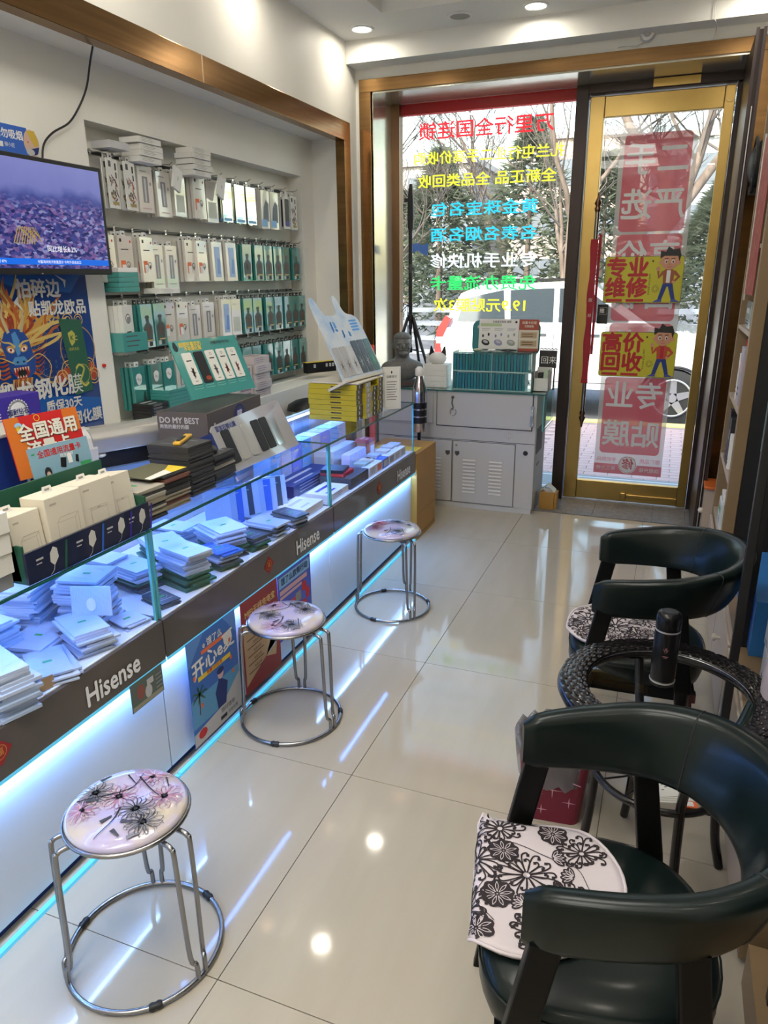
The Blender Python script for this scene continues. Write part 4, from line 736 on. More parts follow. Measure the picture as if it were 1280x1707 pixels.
        g.m(PAPER).box(-w*.45,w*.45,-h*1.1,0,-.022,0); q = .0006; g.m(BROWN).ring(.0,-.06,.022,.004,q,20).m(GREY).disc(.004,-.065,.018,.014,q+.0003,16).m(INK).rect(-.02,-h*.62,.02,-h*.58,q).rect(-.025,-h*.7,.03,-h*.66,q)
    elif kind == 'orangeart':
        g.m(PAPER).box(-w/2,w/2,-h,0,-.02,0); q = .0006; g.m(ORANGE); [g.line([(0,-.09),(.03*cos(a),-.09+.045*sin(a))],[.006,.001],q) for a in (0,.9,1.8,2.7,3.6,4.5,5.4)]; g.m(SKYB).rect(-w/2,-h,w/2,-h*.86,q)
    elif kind == 'deal':
        g.m(WHITEPACK).box(-w/2,w/2,-h*1.05,0,-.03,0); q = .0006; g.m(mat('art_dark',(.10,.12,.16),.4)).poly([(-.03,-.17),(.04,-.17),(.04,-.07),(.01,-.05),(-.02,-.09)], q).m(MATS['blue_print'] if 'blue_print' in MATS else SKYB).rect(-.045,-.2,.02,-.16,q+.0002)
    if kind not in ('phone',): g.m(BLACK if kind in ('teal','tealw') else WHITE).box(-.014,.014,0,.022,-d*.7,-d*.4); g.m(PAPER if kind in ('teal','tealw') else INK).rect(-.006,.006,.006,.012,-d*.4+.0004)
    return g.mesh('hanging_pack')
_pk = {}
DESC = {'cable':'white cable pack with a grey window','ctag':'white cable pack with an orange tag','teal':'teal pack printed with a dark standing figure','apple':'teal pack with a white fruit print','dragon':'white card pack with a dark dragon print','dragonr':'white card pack with a red dragon print','mirror':'shiny mirrored film pack','plain':'plain pale accessory pack','blue':'white pack with a blue window','phone':'white tab pack with a black phone shape','watch':'white pack picturing two dark rings','orangeart':'white pack with an orange branching print','deal':'thick pale pack with a dark blue picture'}
def hang(row, rowname, z, items):
    for i, (kind, y, *r) in enumerate(items):
        if kind not in _pk: _pk[kind] = pk(kind)
        x = NB+.105+(r[0] if r else 0); sp = r[1] if len(r) > 1 else 0; dz = r[2] if len(r) > 2 else 0
        lab = f'{DESC[kind]}, {ORD[i]} from the television, {rowname} row'
        o = bpy.data.objects.new('hanging_pack', _pk[kind]); COL.objects.link(o); place(o, None, FR((x, y, z-.035+dz), '+x', tilt=RND.uniform(-.02,.02), spin=(RND.uniform(-.05,.08) if y < 3.5 else RND.uniform(-.03,.02))+sp), label=lab, category='package', group=f'packs on the {rowname} hook row')
        for b, layer in ((1, 'next'), (2, 'last')):
            if kind in ('phone','dragon','dragonr','mirror') and b == 2: continue
            o = bpy.data.objects.new('hanging_pack', _pk[kind]); COL.objects.link(o); place(o, None, FR((x-.024*b, y-.004*b, z-.037+dz), '+x', spin=RND.uniform(-.03,.03)+sp), label=f'{DESC[kind]}, {layer} behind the {ORD[i]} pack, {rowname} row', category='package', group=f'packs behind the front ones on the {rowname} hook row')
ROWZ = [2.135, 1.825, 1.525, 1.265]
rail(ROWZ[0], 2.72, 4.58, 13, 'top black hook rail in the product niche'); rail(ROWZ[1], 2.70, 4.60, 15, 'second black hook rail from the top in the niche')
rail(ROWZ[2], 2.70, 4.60, 15, 'third black hook rail from the top in the niche'); rail(ROWZ[3], 2.70, 4.60, 14, 'lowest black hook rail in the niche')
hang(0, 'top', ROWZ[0], [('dragon',2.79,.02,.2),('dragonr',2.90,.02,.15),('cable',3.03),('cable',3.16,0,0,-.01),('plain',3.29),('ctag',3.44,.01),('plain',3.57,0,0,-.01),('mirror',3.70,.01,0,.0),('mirror',3.83,.01),('mirror',3.95,.01),('deal',4.13,.0),('deal',4.24,.0),('phone',4.38,.01),('dragon',4.49,.0)])
hang(1, 'second', ROWZ[1], [('ctag',2.72),('ctag',2.84),('ctag',2.99),('cable',3.09,-.02,0,-.03),('cable',3.20,-.02,0,-.03),('ctag',3.34),('ctag',3.42,.01),('blue',3.56,.01),('blue',3.70,.01),('teal',3.87,.01),('teal',4.02),('teal',4.13),('teal',4.25),('teal',4.36),('teal',4.50)])
hang(2, 'third', ROWZ[2], [('watch',2.77,.03,.2),('teal',2.90,.03,.15),('teal',3.01,.02,.1),('ctag',3.11),('ctag',3.22),('cable',3.34,-.01,0,-.02),('cable',3.47,-.01,0,-.01),('blue',3.63),('plain',3.73),('teal',3.86),('teal',3.97),('teal',4.12),('teal',4.23),('teal',4.36),('teal',4.46),('teal',4.55)])
hang(3, 'lowest', ROWZ[3]-.02, [('apple',2.80,.03,.1),('apple',2.93,.03,.1),('apple',3.04,.02),('cable',3.17,0,0,.02),('orangeart',3.31,.03,.1,.01),('teal',3.70),('teal',3.82),('teal',3.93),('teal',4.08),('teal',4.20),('teal',4.31),('teal',4.42),('teal',4.54)])
# boxes lying on the upper row and on the sill
for i in range(4): carton(-2.40,-2.30+.006*(i%2), 2.92+.008*(i%3),3.08+.008*(i%3), ROWZ[0]-.03+.026*i,ROWZ[0]-.0060+.026*i, PAPER, f'{ORD[i]} slim white carton from below in the left stack on the top hooks', deco='lines', dm=GREY)
for i in range(5): carton(-2.40,-2.30+.006*(i%2), 3.32+.006*((i*2)%3),3.48+.006*((i*2)%3), ROWZ[0]-.04+.026*i,ROWZ[0]-.0160+.026*i, PAPER, f'{ORD[i]} slim white carton from below in the right stack on the top hooks', deco='lines', dm=GREY)
carton(-2.40,-2.30, 2.74,2.86, ROWZ[0]+.0,ROWZ[0]+.03, LGREY, 'grey box in clear wrap at the start of the top hooks')
for i, y in enumerate((3.23, 3.61)):
    t = T('price_tag', ['white tag card hanging askew from the top hooks by the slim cartons','white tag card hanging askew from the top hooks beside the mirrored packs'][i], 'tag', FR((-2.335,y,2.085), '+x', spin=.1) @ Matrix.Rotation(-.35, 4, 'Z')); G(WHITE).box(-.035,.035,-.075,.03,0,.012).out('card', t); G(LGREY).disc(0,-.02,.006,.012,.0125).out('print', t)
for i in range(5): carton(-2.40,-2.30, 2.70,2.83, 1.548+.021*i,1.568+.021*i, TEAL if i < 4 else WHITE, f'{ORD[i]} flat pack from below lying on the third hook row', deco=None)
carton(-2.40,-2.30, 2.98,3.13, 1.535,1.56, PAPER, 'cream flat carton lying on the third hook row', deco='lines')
carton(-2.42,-2.31, 2.69,2.86, 1.285,1.37, TEAL, 'teal carton lying on the lowest hooks by the wall strip', deco='lines', dm=DGREY)
for i in range(9): carton(-2.33,-2.22, 2.86,3.03, .9455+.0165*i,.9615+.0165*i, TEAL, f'{ORD[i]} teal pack from below in the stack on the niche ledge', deco=None, group='teal packs stacked on the ledge')
for i in range(7): carton(-2.33,-2.22, 2.72,2.85, .9455+.0145*i,.9592+.0145*i, BLACK, f'{ORD[i]} black pack from below in the stack on the niche ledge', deco='lines', group='black packs stacked on the ledge')
for i in range(5): carton(-2.31,-2.20+.01*(i % 2), 3.62,3.79, .9455+.046*i,.9910+.046*i, mat('pink_white',(.56,.50,.48),.5), f'{ORD[i]} pinkish white carton from below in the stack on the niche ledge', deco='lines', dm=mat('mauve',(.30,.16,.20),.5), group='pinkish cartons on the ledge')
for i in range(4): carton(-2.31,-2.205, 3.44,3.60, .9455+.046*i,.9910+.046*i, mat('pink_white',(.56,.50,.48),.5), f'{ORD[i]} pinkish carton from below in the nearer ledge stack', deco='panel', dm=MATS['mauve'] if 'mauve' in MATS else PINK, group='nearer pinkish cartons on the ledge')
t = T('sign_box', 'black and yellow sign box with white symbols at the end of the niche ledge', 'sign', FR((-2.22,4.53,1.02), '+x', spin=-.5)); G(BLACK).box(-.12,.12,-.035,.035,-.05,0).out('body', t); G(YELLOW).box(-.121,.121,.035,.037,-.05,.001).out('top', t)
g = G(WHITE)
for k, x in enumerate((-.06,.04,.07,.095)): g.rect(x-.008,-.0,x+.008,.022,.0006).m(BLACK).rect(x-.003,.006,x+.002,.016,.0009).m(WHITE)
g.out('print', t)
t = T('desk_lamp', 'dark dome lamp shade on a pale post behind the yellow boxes', 'lamp', (-2.062,3.98,0)); 
G(BLACK).lathe([(.005,.90),(.07,.885),(.115,.86),(.125,.83),(.12,.828),(.06,.86)], sx=1.0, sy=1).out('shade', t); G(LGREY).box(.03,.055,.02,.045,.03,.87).out('post', t); G(DGREY).cyl((.04,.03,0),(.04,.03,.03),.09,.09,24).out('base', t)
# ================================================================== WINDOW CABINET
LK = mat('cabinet_white', (.52,.51,.50), .45)
CX0, CX1, CY0, CY1, CZ = -1.95, -.80, 4.892, 5.31, .842
t = T('steel_cabinet', 'white metal cabinet with louvred doors and a glass top before the window', 'cabinet', (0,0,0))
G(LK).box(CX0,CX1,CY0,CY1,.035,.50).box(CX0,CX1,CY0,CY1,.50,CZ).out('body', t, bevel=.003); G(LK).box(CX0+.02,CX1-.005,CY0-.006,CY1-.02,0,.035).out('plinth', t)
y = CY0-.012
g = G(LK).box(-1.50,-.83,y,CY0,.612-.0,.838-.0); g.box(-1.50,-.83,y-.0,CY0,.60,.612); g.out('drawer', t, bevel=.002)
G(DGREY).box(-1.507,-.823,CY0-.001,CY0+.001,.592,.842).box(CX0,CX1,CY0-.001,CY0+.0005,.499,.503).out('gap_line', t)
G(LK).box(CX0+.03,-1.53,y,CY0,.612,.838).out('side_panel', t, bevel=.002)
for n, a, b in (('door',-1.376,-.935),('door',-1.82,-1.388)):
    G(DGREY).box(a-.004,b+.004,CY0-.002,CY0+.001,.04,.494).out('door_gap', t)
    d = G(LK).box(a,b,y,CY0,.045,.490).out('door', t, bevel=.002)
    for c in (a+.12, a+.31):
        lv = G(mat('louvre', (.60,.59,.57), .4))
        for k in range(10):
            z = .12+k*.026; lv.add([(c-.045,y-.0004,z+.010),(c+.045,y-.0004,z+.010),(c+.045,y-.007,z),(c-.045,y-.007,z),(c-.045,y-.0004,z-.001),(c+.045,y-.0004,z-.001)], [(3,2,1,0),(3,4,5,2),(0,4,3),(1,2,5)])
        lv.out('louvre', d)
for x in (-1.345,-1.415):
    g = G(mat('lock_grey',(.12,.12,.12),.4,.6)); g.M = FR((x,y-.0015,.405), '-y'); g.prism([(-.016,.015),(.016,.015),(.016,-.005),(0,-.02),(-.016,-.005)], 0, .004); g.out('lock_plate', t)
G(GREY).cyl((-1.352,y,.462),(-1.352,y-.006,.462),.008,.008,12).out('lock', t)
g = G(mat('lock_grey',(.12,.12,.12),.4,.6)).cyl((-1.385,y,.80),(-1.385,y-.008,.80),.012,.01,14).tube(cat([(-1.385,y-.008,.795),(-1.387,y-.014,.76),(-1.38,y-.012,.74),(-1.38,y-.008,.715)]), .004, 8); g.out('key', t)
t2 = G(CHROME).tube([(-1.38+.022*cos(a),y-.008,.70+.026*sin(a)) for a in [2*pi*k/14 for k in range(14)]], .003, 6, closed=True); t2.out('key_ring', t)
g = G(CHROME).cyl((-.826,y,.755),(-.826,y-.012,.755),.014,.012,14).tube(cat([(-.826,y-.01,.745),(-.820,y-.02,.70),(-.828,y-.014,.66),(-.826,y-.01,.635)]), .005, 8).box(-.838,-.816,y-.016,y-.006,.63,.70); g.out('hanging_key', t)
for x in (-1.385,-.985):
    g = G(GREY); g.M = FR((x,CY0-.0008,.552), '-y')
    for k in range(8): g.line([(.010*cos(k*pi/4),.010*sin(k*pi/4)),(.026*cos(k*pi/4),.026*sin(k*pi/4))], .0018).disc(.028*cos(k*pi/4+.3),.028*sin(k*pi/4+.3),.0018,.0018,0,6)
    g.out('snowflake_vents', t)
G(LGREY).cyl((-.868,CY0-.002,.43),(-.868,CY0+.0,.43),.028,.028,24).out('cable_hole', t); G(BLACK).cyl((-.862,CY0-.003,.437),(-.862,CY0,.437),.017,.017,20).out('hole', t)
g = G(DGREY).box(CX1-.0,CX1+.002,CY0+.06,CY0+.28,.42,.60); g.out('side_grille', t); G(GREY).box(CX1,CX1+.004,CY0+.1,CY0+.2,.33,.345).out('side_handle', t)
G(EDGE).box(CX0,CX1+.05,CY0-.026,CY0-.023,CZ+.0,CZ+.009).out('glass_edge', t)
G(glass('green_glass', (.80,.93,.90), 1)).box(CX0,CX1+.05,CY0-.023,CY1+.02,CZ,CZ+.008).out('glass_top', t)
G(glass('green_glass')).box(CX1+.045,CX1+.05,CY0-.02,CY1,.62,CZ).out('glass_side', t); G(EDGEL).box(CX1+.044,CX1+.051,CY0-.023,CY0-.018,.60,CZ).box(CX1+.044,CX1+.051,CY0-.02,CY1,.60,.607).out('glass_side_edge', t)
ZK = CZ+.0085
# teal acrylic display with slim packs in slots
t = T('acrylic_case_rack', 'clear acrylic rack holding two rows of upright teal cases on the cabinet', 'rack', (0,0,0))
ax0, ax1, ay0, ay1, az0, az1 = -1.405, -.855, 4.93, 5.07, ZK, ZK+.262
G(GLASS).box(ax0,ax1,ay0,ay1,az1-.005,az1).out('top', t); G(TGLASS).box(ax0,ax1,ay1-.004,ay1,az0,az1-.005).out('back', t)
g = G(mat('acrylic_edge',(.35,.55,.52),.2)); g.box(ax0,ax0+.004,ay0,ay1,az0,az1-.005).box(ax1-.004,ax1,ay0,ay1,az0,az1-.005).box((ax0+ax1)/2-.002,(ax0+ax1)/2+.002,ay0,ay1-.004,az0,az1-.005).out('divider', t)
G(MATS['acrylic_edge']).box(ax0,ax1,ay0,ay1-.004,az0,az0+.006).box(ax0,ax1,ay0,ay1-.004,az0+.125,az0+.133).out('shelf', t)
cm = G(mat('case_teal_a',(.02,.20,.21),.25,coat=.5)).box(-.0085,.0085,0,.125,0,.112).mesh('case'); cm2 = G(mat('case_teal_b',(.025,.14,.17),.3,coat=.4)).box(-.0085,.0085,0,.125,0,.112).mesh('case')
for r in range(2):
    for k in range(26):
        if r == 0 and k == 24: continue
        x = ax0+.015+k*.0208; x += .004 if k > 12 else 0
        if x > ax1-.012: continue
        o = bpy.data.objects.new('slim_case', cm if (k+r) % 2 else cm2); COL.objects.link(o)
        place(o, None, (x, ay0+.004, az0+.0065+(.1275 if r else 0)), label='slim teal case, %s from the tripod side in the %s row of the acrylic rack' % (ORD[k], 'upper' if r else 'lower'), category='package', group='slim teal cases in the %s row' % ('upper' if r else 'lower'))
# promo boards behind rack
t = T('earphone_board', 'white board picturing three pairs of earphones above the acrylic rack', 'sign', FR((-1.135,5.12,az1+.002), '-y', tilt=-.10))
G(WHITE).box(-.14,.14,0,.205,-.004,0).out('board', t); g = G(INK); q = .0006; g.text('无线蓝牙耳机 音质', .02,.185,.016,q,bold=.02).disc(.12,.185,.008,.008,q)
for x, m in ((-.09,BLACK),(.0,mat('bud_violet',(.25,.25,.45),.4)),(.09,mat('bud_grey',(.30,.33,.30),.4))):
    g.m(LGREY).rect(x-.03,.135,x+.03,.142,q).rect(x-.03,.125,x+.02,.13,q).m(m).disc(x,.045,.03,.020,q,20,a=-.3).disc(x-.02,.09,.007,.011,q).disc(x+.02,.10,.007,.011,q).m(LGREY).disc(x,.05,.018,.009,q+.0003,a=-.3)
g.m(mat('pale_strip',(.45,.55,.30),.5)).rect(-.13,.155,.02,.175,q); g.out('print', t)
t = T('price_board', 'tan and red price card beside the earphone board on the rack', 'sign', FR((-.92,5.10,az1+.002), '-y', tilt=-.06))
G(CREAM).box(-.068,.068,-.005,.205,-.003,0).out('board', t); g = G(mat('brick_red',(.36,.07,.04),.5)); q = .0006; g.rect(-.068,.135,.068,.205,q).rect(-.068,-.005,.068,.012,q).m(CREAM).text('流量卡办理', 0,.182,.020,q+.0004,bold=.02).text('优惠套餐', 0,.158,.016,q+.0004,bold=.02).m(mat('tan_print',(.45,.33,.2),.5)).rect(-.055,.025,.055,.065,q).rect(-.055,.08,.055,.12,q).m(BROWN)
for z in (.035,.05,.09,.105): g.rect(-.045,z,.03,z+.005,q+.0004)
g.out('print', t)
t = T('teal_backboard', 'teal rounded board with a pale figure behind the earphone board', 'sign', FR((-1.09,5.16,az1-.04), '-y')); g = G(mat('teal_board',(.04,.22,.24),.4)).prism(rr(-.24,0,.24,.235,.05), -.004, 0); g.out('board', t); g = G(LGREY); g.disc(-.19,.19,.015,.012,.0006).disc(-.17,.13,.02,.03,.0006).ring(-.16,.09,.02,.003,.0007); g.out('print', t)
for i, (x, y, m, sz, l) in enumerate([(-1.24,4.97,mat('cream_knob',(.55,.55,.38),.4),(.035,.02,.009),'cream oval earphone case lying on the acrylic rack'),(-1.14,4.96,WHITE,(.03,.022,.010),'white oval earphone case lying on the acrylic rack'),(-1.03,4.98,BLACK,(.055,.022,.009),'long black earphone case lying on the acrylic rack')]):
    t = T('earphone_case', l, 'case', (x,y,az1+.0095)); G(m).sph((0,0,0), sz).out('shell', t); G(GREY).box(-.004,.004,-sz[1]-.0005,-sz[1]+.003,-.002,.002).out('clasp', t)
# cat ornament on white boxes
for i in range(4): carton(-1.63,-1.46,4.97,5.10,ZK+.0405*i,ZK+.0405*i+.040, WHITE, f'{ORD[i]} plain white carton from below under the cat ornament', group='white cartons under the cat ornament')
t = T('cat_ornament', 'white cat ornament with black ears on the white cartons', 'ornament', (-1.545,5.03,ZK+.163)); G(WHITE).sph((0,0,.035),(.065,.05,.045)).sph((-.075,.02,.02),(.02,.02,.05)).out('head', t)
for sx in (-1,1): G(BLACK).loft([[(sx*.040-.026,.0,.055),(sx*.040+.024,.0,.055),(sx*.040,.03,.055)],[(sx*.050-.004,0,.120),(sx*.050+.004,0,.120),(sx*.050,.005,.120)]], smooth=False).out('ear', t)
# bust
t = T('head_bust', 'grey sculpted bust of a bearded man on a dark base by the tripod', 'statue', TM(-1.80,4.99,ZK,.45))
BU = noisy('bust_grey', (.13,.13,.125), (.17,.17,.165), 60, .5, bump=.3)
secs = []
for z, rx, ry, cx, cy in [(.045,.06,.05,0,0),(.06,.10,.06,0,0),(.09,.135,.07,0,0),(.125,.15,.075,0,0),(.155,.145,.072,0,.0),(.175,.11,.06,0,0),(.190,.065,.05,0,0),(.205,.052,.048,0,-.002),(.225,.050,.052,0,-.008),(.245,.054,.062,0,-.014),(.265,.058,.068,0,-.012),(.29,.062,.072,0,-.006),(.315,.064,.073,0,0),(.34,.060,.068,0,.003),(.36,.045,.052,0,.004),(.372,.02,.025,0,.004)]:
    secs.append([(cx+rx*cos(2*pi*k/28), cy+ry*sin(2*pi*k/28), z) for k in range(28)])
g = G(BU).loft(secs); g.sph((0,-.082,.283),(.012,.022,.020)).sph((-.026,-.066,.307),(.022,.014,.008)).sph((.026,-.066,.307),(.022,.014,.008)).sph((0,-.078,.262),(.022,.012,.005)).sph((0,-.070,.236),(.034,.024,.020)).sph((-.036,-.056,.275),(.016,.014,.016)).sph((.036,-.056,.275),(.016,.014,.016)).sph((0,-.01,.345),(.062,.062,.035)).sph((-.063,.0,.285),(.008,.014,.020)).sph((.063,0,.285),(.008,.014,.020))
g.sph((-.10,.0,.12),(.055,.065,.055)).sph((.10,0,.12),(.055,.065,.055)); g.out('head', t)
for k in range(1): G(DGREY).box(-.10,.10,-.055,.055,.0,.046).out('base', t, bevel=.003); G(BROWN).box(-.03,.07,-.0565,-.055,.014,.026).out('name_plate', t)
# bottle with strap
t = T('steel_bottle', 'silver bottle shape with dark banding beside the end of the glass counter', 'bottle', (-1.585,4.80,.565))
# stands on a slim black stand by the tan carton
t.location = (-1.545,4.62,.0)
G(mat('steel_mirror',(.60,.58,.62),.14,1)).lathe([(.046,.60),(.050,.64),(.050,.86),(.046,.90),(.028,.95),(.022,.975)], n=24).out('body', t)
G(BLACK).lathe([(.0515,.66),(.0515,.70)], n=24).lathe([(.0515,.71),(.0515,.75)], n=24).lathe([(.0515,.76),(.0515,.80)], n=24).out('band', t); G(WHITE).lathe([(.026,.975),(.030,.985),(.028,1.02),(.014,1.035)], n=20).out('cap', t); G(BLACK).lathe([(.05,.0),(.05,.01),(.012,.02),(.012,.59),(.034,.60)], n=20).out('stand', t)
# tripod
t = T('tripod', 'black light tripod with a folded head standing on the cabinet at the window', 'tripod', (-1.80,5.17,0))
zj = 1.32; g = G(BLACK); g.tube([(0,0,1.24),(-.003,0,2.0)], .014, 10); g.out('pole', t)
for k, (dx, dy) in enumerate(((.24,-.16),(-.15,-.17),(.05,.13))):
    G(BLACK).tube([(.02*(1 if dx > 0 else -1),0,zj),(dx*.9,dy*.9,ZK+.02),(dx,dy,ZK+.002)], [.012,.010,.012], 8).out('leg', t)
    G(BLACK).tube([(0,0,1.09),(dx*.5,dy*.5,1.085)], .004, 6).out('brace', t)
G(BLACK).cyl((0,0,1.30),(0,0,1.34),.024,.024,14).cyl((0,0,1.07),(0,0,1.11),.014,.014,12).cyl((0,0,1.24),(0,0,1.10),.009,.009,10).out('collar', t); G(DGREY).cyl((-.022,0,1.66),(.026,0,1.66),.008,.008,10).cyl((0,0,1.63),(0,0,1.69),.015,.015,12).out('knob', t)
G(BLACK).loft([[(-.018*w+.0*z,-.012*w,z),(.018*w,-.012*w,z),(.018*w,.012*w,z),(-.018*w,.012*w,z)] for z, w in ((1.90,.5),(1.93,1.0),(2.0,1.15),(2.12,1.05),(2.18,.8),(2.215,.5))], smooth=False).box(-.045,-.015,-.01,.01,2.10,2.125).out('folded_head', t)
G(BLACK).tube(cat([(-.07,-.01,1.36),(-.02,-.015,1.405),(.01,-.015,1.41),(.045,-.012,1.425),(.06,-.012,1.41),(.03,-.01,1.40),(.0,-.01,1.41),(-.03,-.01,1.43),(-.05,-.01,1.42),(-.01,-.01,1.40)]), .003, 6).out('tied_cord', t)
# small sign + tray right of rack
t = T('welcome_stand', 'small black sign reading with white characters behind the rack corner', 'sign', FR((-.775,5.17,ZK+.16), '-y', tilt=-.1)); G(BLACK).box(-.075,.045,-.02,.10,-.005,0).out('board', t); g = G(WHITE); g.text('回来', -.01,.03,.055,.0006,bold=.01); g.out('print', t)
G(BLACK).tube([(-.075+.012*k,.105+.008*(k % 2),0) for k in range(11)], .004, 6).out('ornament_edge', t); G(BLACK).box(-.06,-.05,-.17,-.02,-.004,-.001).box(.03,.04,-.17,-.02,-.004,-.001).out('stand_leg', t)
t = T('paper_tray', 'open white and green box with small items at the cabinet corner', 'box', (-.80,5.06,ZK)); G(PAPER).box(-.05,.05,-.07,.07,0,.004).box(-.05,-.047,-.07,.07,0,.13).box(.047,.05,-.07,.07,0,.13).box(-.05,.05,-.07,-.067,0,.09).box(-.05,.05,.067,.07,0,.15).out('body', t); G(BLACK).box(-.03,.0,-.03,.03,.004,.12).out('contents', t); G(mat('pale_green',(.45,.55,.42),.5)).box(.01,.04,-.04,.04,.004,.14).out('contents', t)
for i in range(3):
    t = T('glass_cup', f'{ORD[i]} small clear glass puck on the cabinet front edge, counted from the tripod leg', 'cup', (-1.54+.06*i+(.03 if i == 2 else 0),4.915,ZK)); G(GLASS).lathe([(.012,0),(.012,.022)], n=16).out('body', t)
# corner carton by the door
t = T('door_carton', 'small worn tan carton with open flaps beside the door frame', 'box', TM(-.722,5.09,.004,.0)); G(TAN).box(-.052,.052,-.05,.06,0,.125).out('body', t, bevel=.002)
G(CREAM).add([(-.052,-.05,.125),(.0,-.03,.17),(.0,.05,.172),(-.052,.06,.125),(.052,-.05,.125),(.052,.06,.125)], [(0,1,2,3),(4,5,2,1)]).out('flap', t); G(TAN).box(.0525,.07,-.04,.05,.0,.12).out('side_flap', t)
# long neon tubes: mirrored lettering on the window
def neon(rows):
    for s, xc, zc, size, m, lab, sx, z2 in rows:
        t = T('neon_sign', lab, 'neon sign', (0,0,0)); n = len(s)
        g = G(m); g.M = FR((xc, 5.385, zc), '+y'); g.text(s, 0, 0, size, 0, bold=.016, sx=sx); g.M = FR((xc, 5.379, zc), '+y'); g.add([], [])
        # shallow tube depth
        V, F = glyphs(s, size, 0); vv = [(v.x*sx, v.y, -.006) for v in V]; g.M = FR((xc,5.385,zc), '+y'); g.add(vv, [f[::-1] for f in F])
        g.out('lettering', t); tb = G(GLASS)
        for q in (-1,1): tb.tube([(xc+q*(z2-.02),5.381,zc+size*.7),(xc+q*(z2-.02),5.381,zc+size*.95)], .0015, 6)
        tb.out('hanging_wire', t)
def nm(n, c, e, a=.9): return mat(n, tuple(.5*x for x in c), .4, emit=c, es=e)
NR = nm('neon_red', (1,.03,.05), .95); NY = nm('neon_yellow', (.92,.95,.05), 1.0); NB_ = nm('neon_cyan', (.03,.62,.95), 1.0); NW = nm('neon_white', (.85,.95,1), 1.0); NG = nm('neon_green', (.03,.80,.18), 1.0)
neon([('万里行全国连锁',-1.345,2.565,.118,NR,'thin red mirrored neon line at the top of the window',1.15,.5),
      ('扎兰屯行业二手高价收购',-1.325,2.395,.088,NY,'upper yellow mirrored neon line of the window',1.10,.5),
      ('全新正品 全品类回收',-1.33,2.245,.090,NY,'second yellow mirrored neon line of the window',1.18,.5),
      ('黄金珠宝名包',-1.335,2.055,.100,NB_,'upper cyan mirrored neon line of the window',1.30,.4),
      ('名表名烟名酒',-1.335,1.885,.100,NB_,'lower cyan mirrored neon line of the window',1.30,.4),
      ('专业手机快修',-1.33,1.705,.108,NW,'white mirrored neon line of the window',1.22,.4),
      ('免费办流量卡',-1.33,1.550,.108,NG,'green mirrored neon line of the window',1.22,.4),
      ('19.9元贴膜3次',-1.34,1.395,.102,NY,'lowest yellow mirrored neon line of the window',1.12,.4)])
g = G(SKYB); t = T('window_sticker', 'pale blue sticker low on the window behind the tripod pole', 'sticker', FR((-1.80,5.394,1.79), '-y')); G(mat('sticker_blue',(.12,.28,.75),.5,alpha=.8)).prism([(-.09,-.03),(-.02,.0),(.0,-.02),(.05,-.04),(.06,.05),(.02,.035),(-.03,.05),(-.08,.04)], 0, .0008).out('sheet', t)
# ---- door banner, outside of the pane, seen mirrored
t = T('door_banner', 'tall translucent red and white banner with mirrored characters on the door glass', 'banner', FR((-.21,5.412,0), '+y'))
BW = film('banner_white', (.72,.66,.68), .66); BR = film('banner_red', (.72,.13,.17), .78); BT = mat('banner_text', (.80,.76,.78), .6)
G(BW).rect(-.235,.212,.235,2.50,.0005).out('sheet', t)
g = G(BR)
for z0, z1 in ((1.868,2.452),(1.16,1.842),(.69,1.14)): 
    if z0 > 1.8: g.poly(rr(-.205,1.875,.205,2.465,.03), -.0008)
g.poly(rr(-.205,1.30,.205,1.858,.03), -.0008).poly(rr(-.205,.935,.205,1.285,.03), -.0008).poly(rr(-.205,.365,.205,.915,.03), -.0008).rect(-.235,.212,.235,.285,-.0008)
g.m(BT).disc(0,.285,.065,.065,-.0012,36); g.m(BR).ring(0,.285,.060,.003,-.0016,36); g.out('red_fields', t)
g = G(BT); 
for s, x, z in (('二',-.10,2.30),('手',.10,2.30),('严',-.10,2.03),('选',.10,2.03),('高',-.10,1.71),('价',.10,1.71),('回',-.10,1.46),('收',.10,1.46),('手',-.10,1.17),('机',.10,1.17),('快',-.10,.995),('修',.10,.995),('专',-.095,.775),('业',.095,.775),('贴',-.10,.50),('膜',.10,.50)): g.text(s, x, z, .20 if z > 1.2 or z < .9 else .13, -.0018, bold=.02)
g.m(MATS['banner_red']).text('修',0,.285,.085,-.0022,bold=.02).text('原厂品质',-.15,.315,.035,-.0018).text('手机数码',.15,.315,.035,-.0018); g.m(BT).text('旗舰升级',-.15,.25,.035,-.0018).text('第三方修',.15,.25,.035,-.0018); g.out('lettering', t)
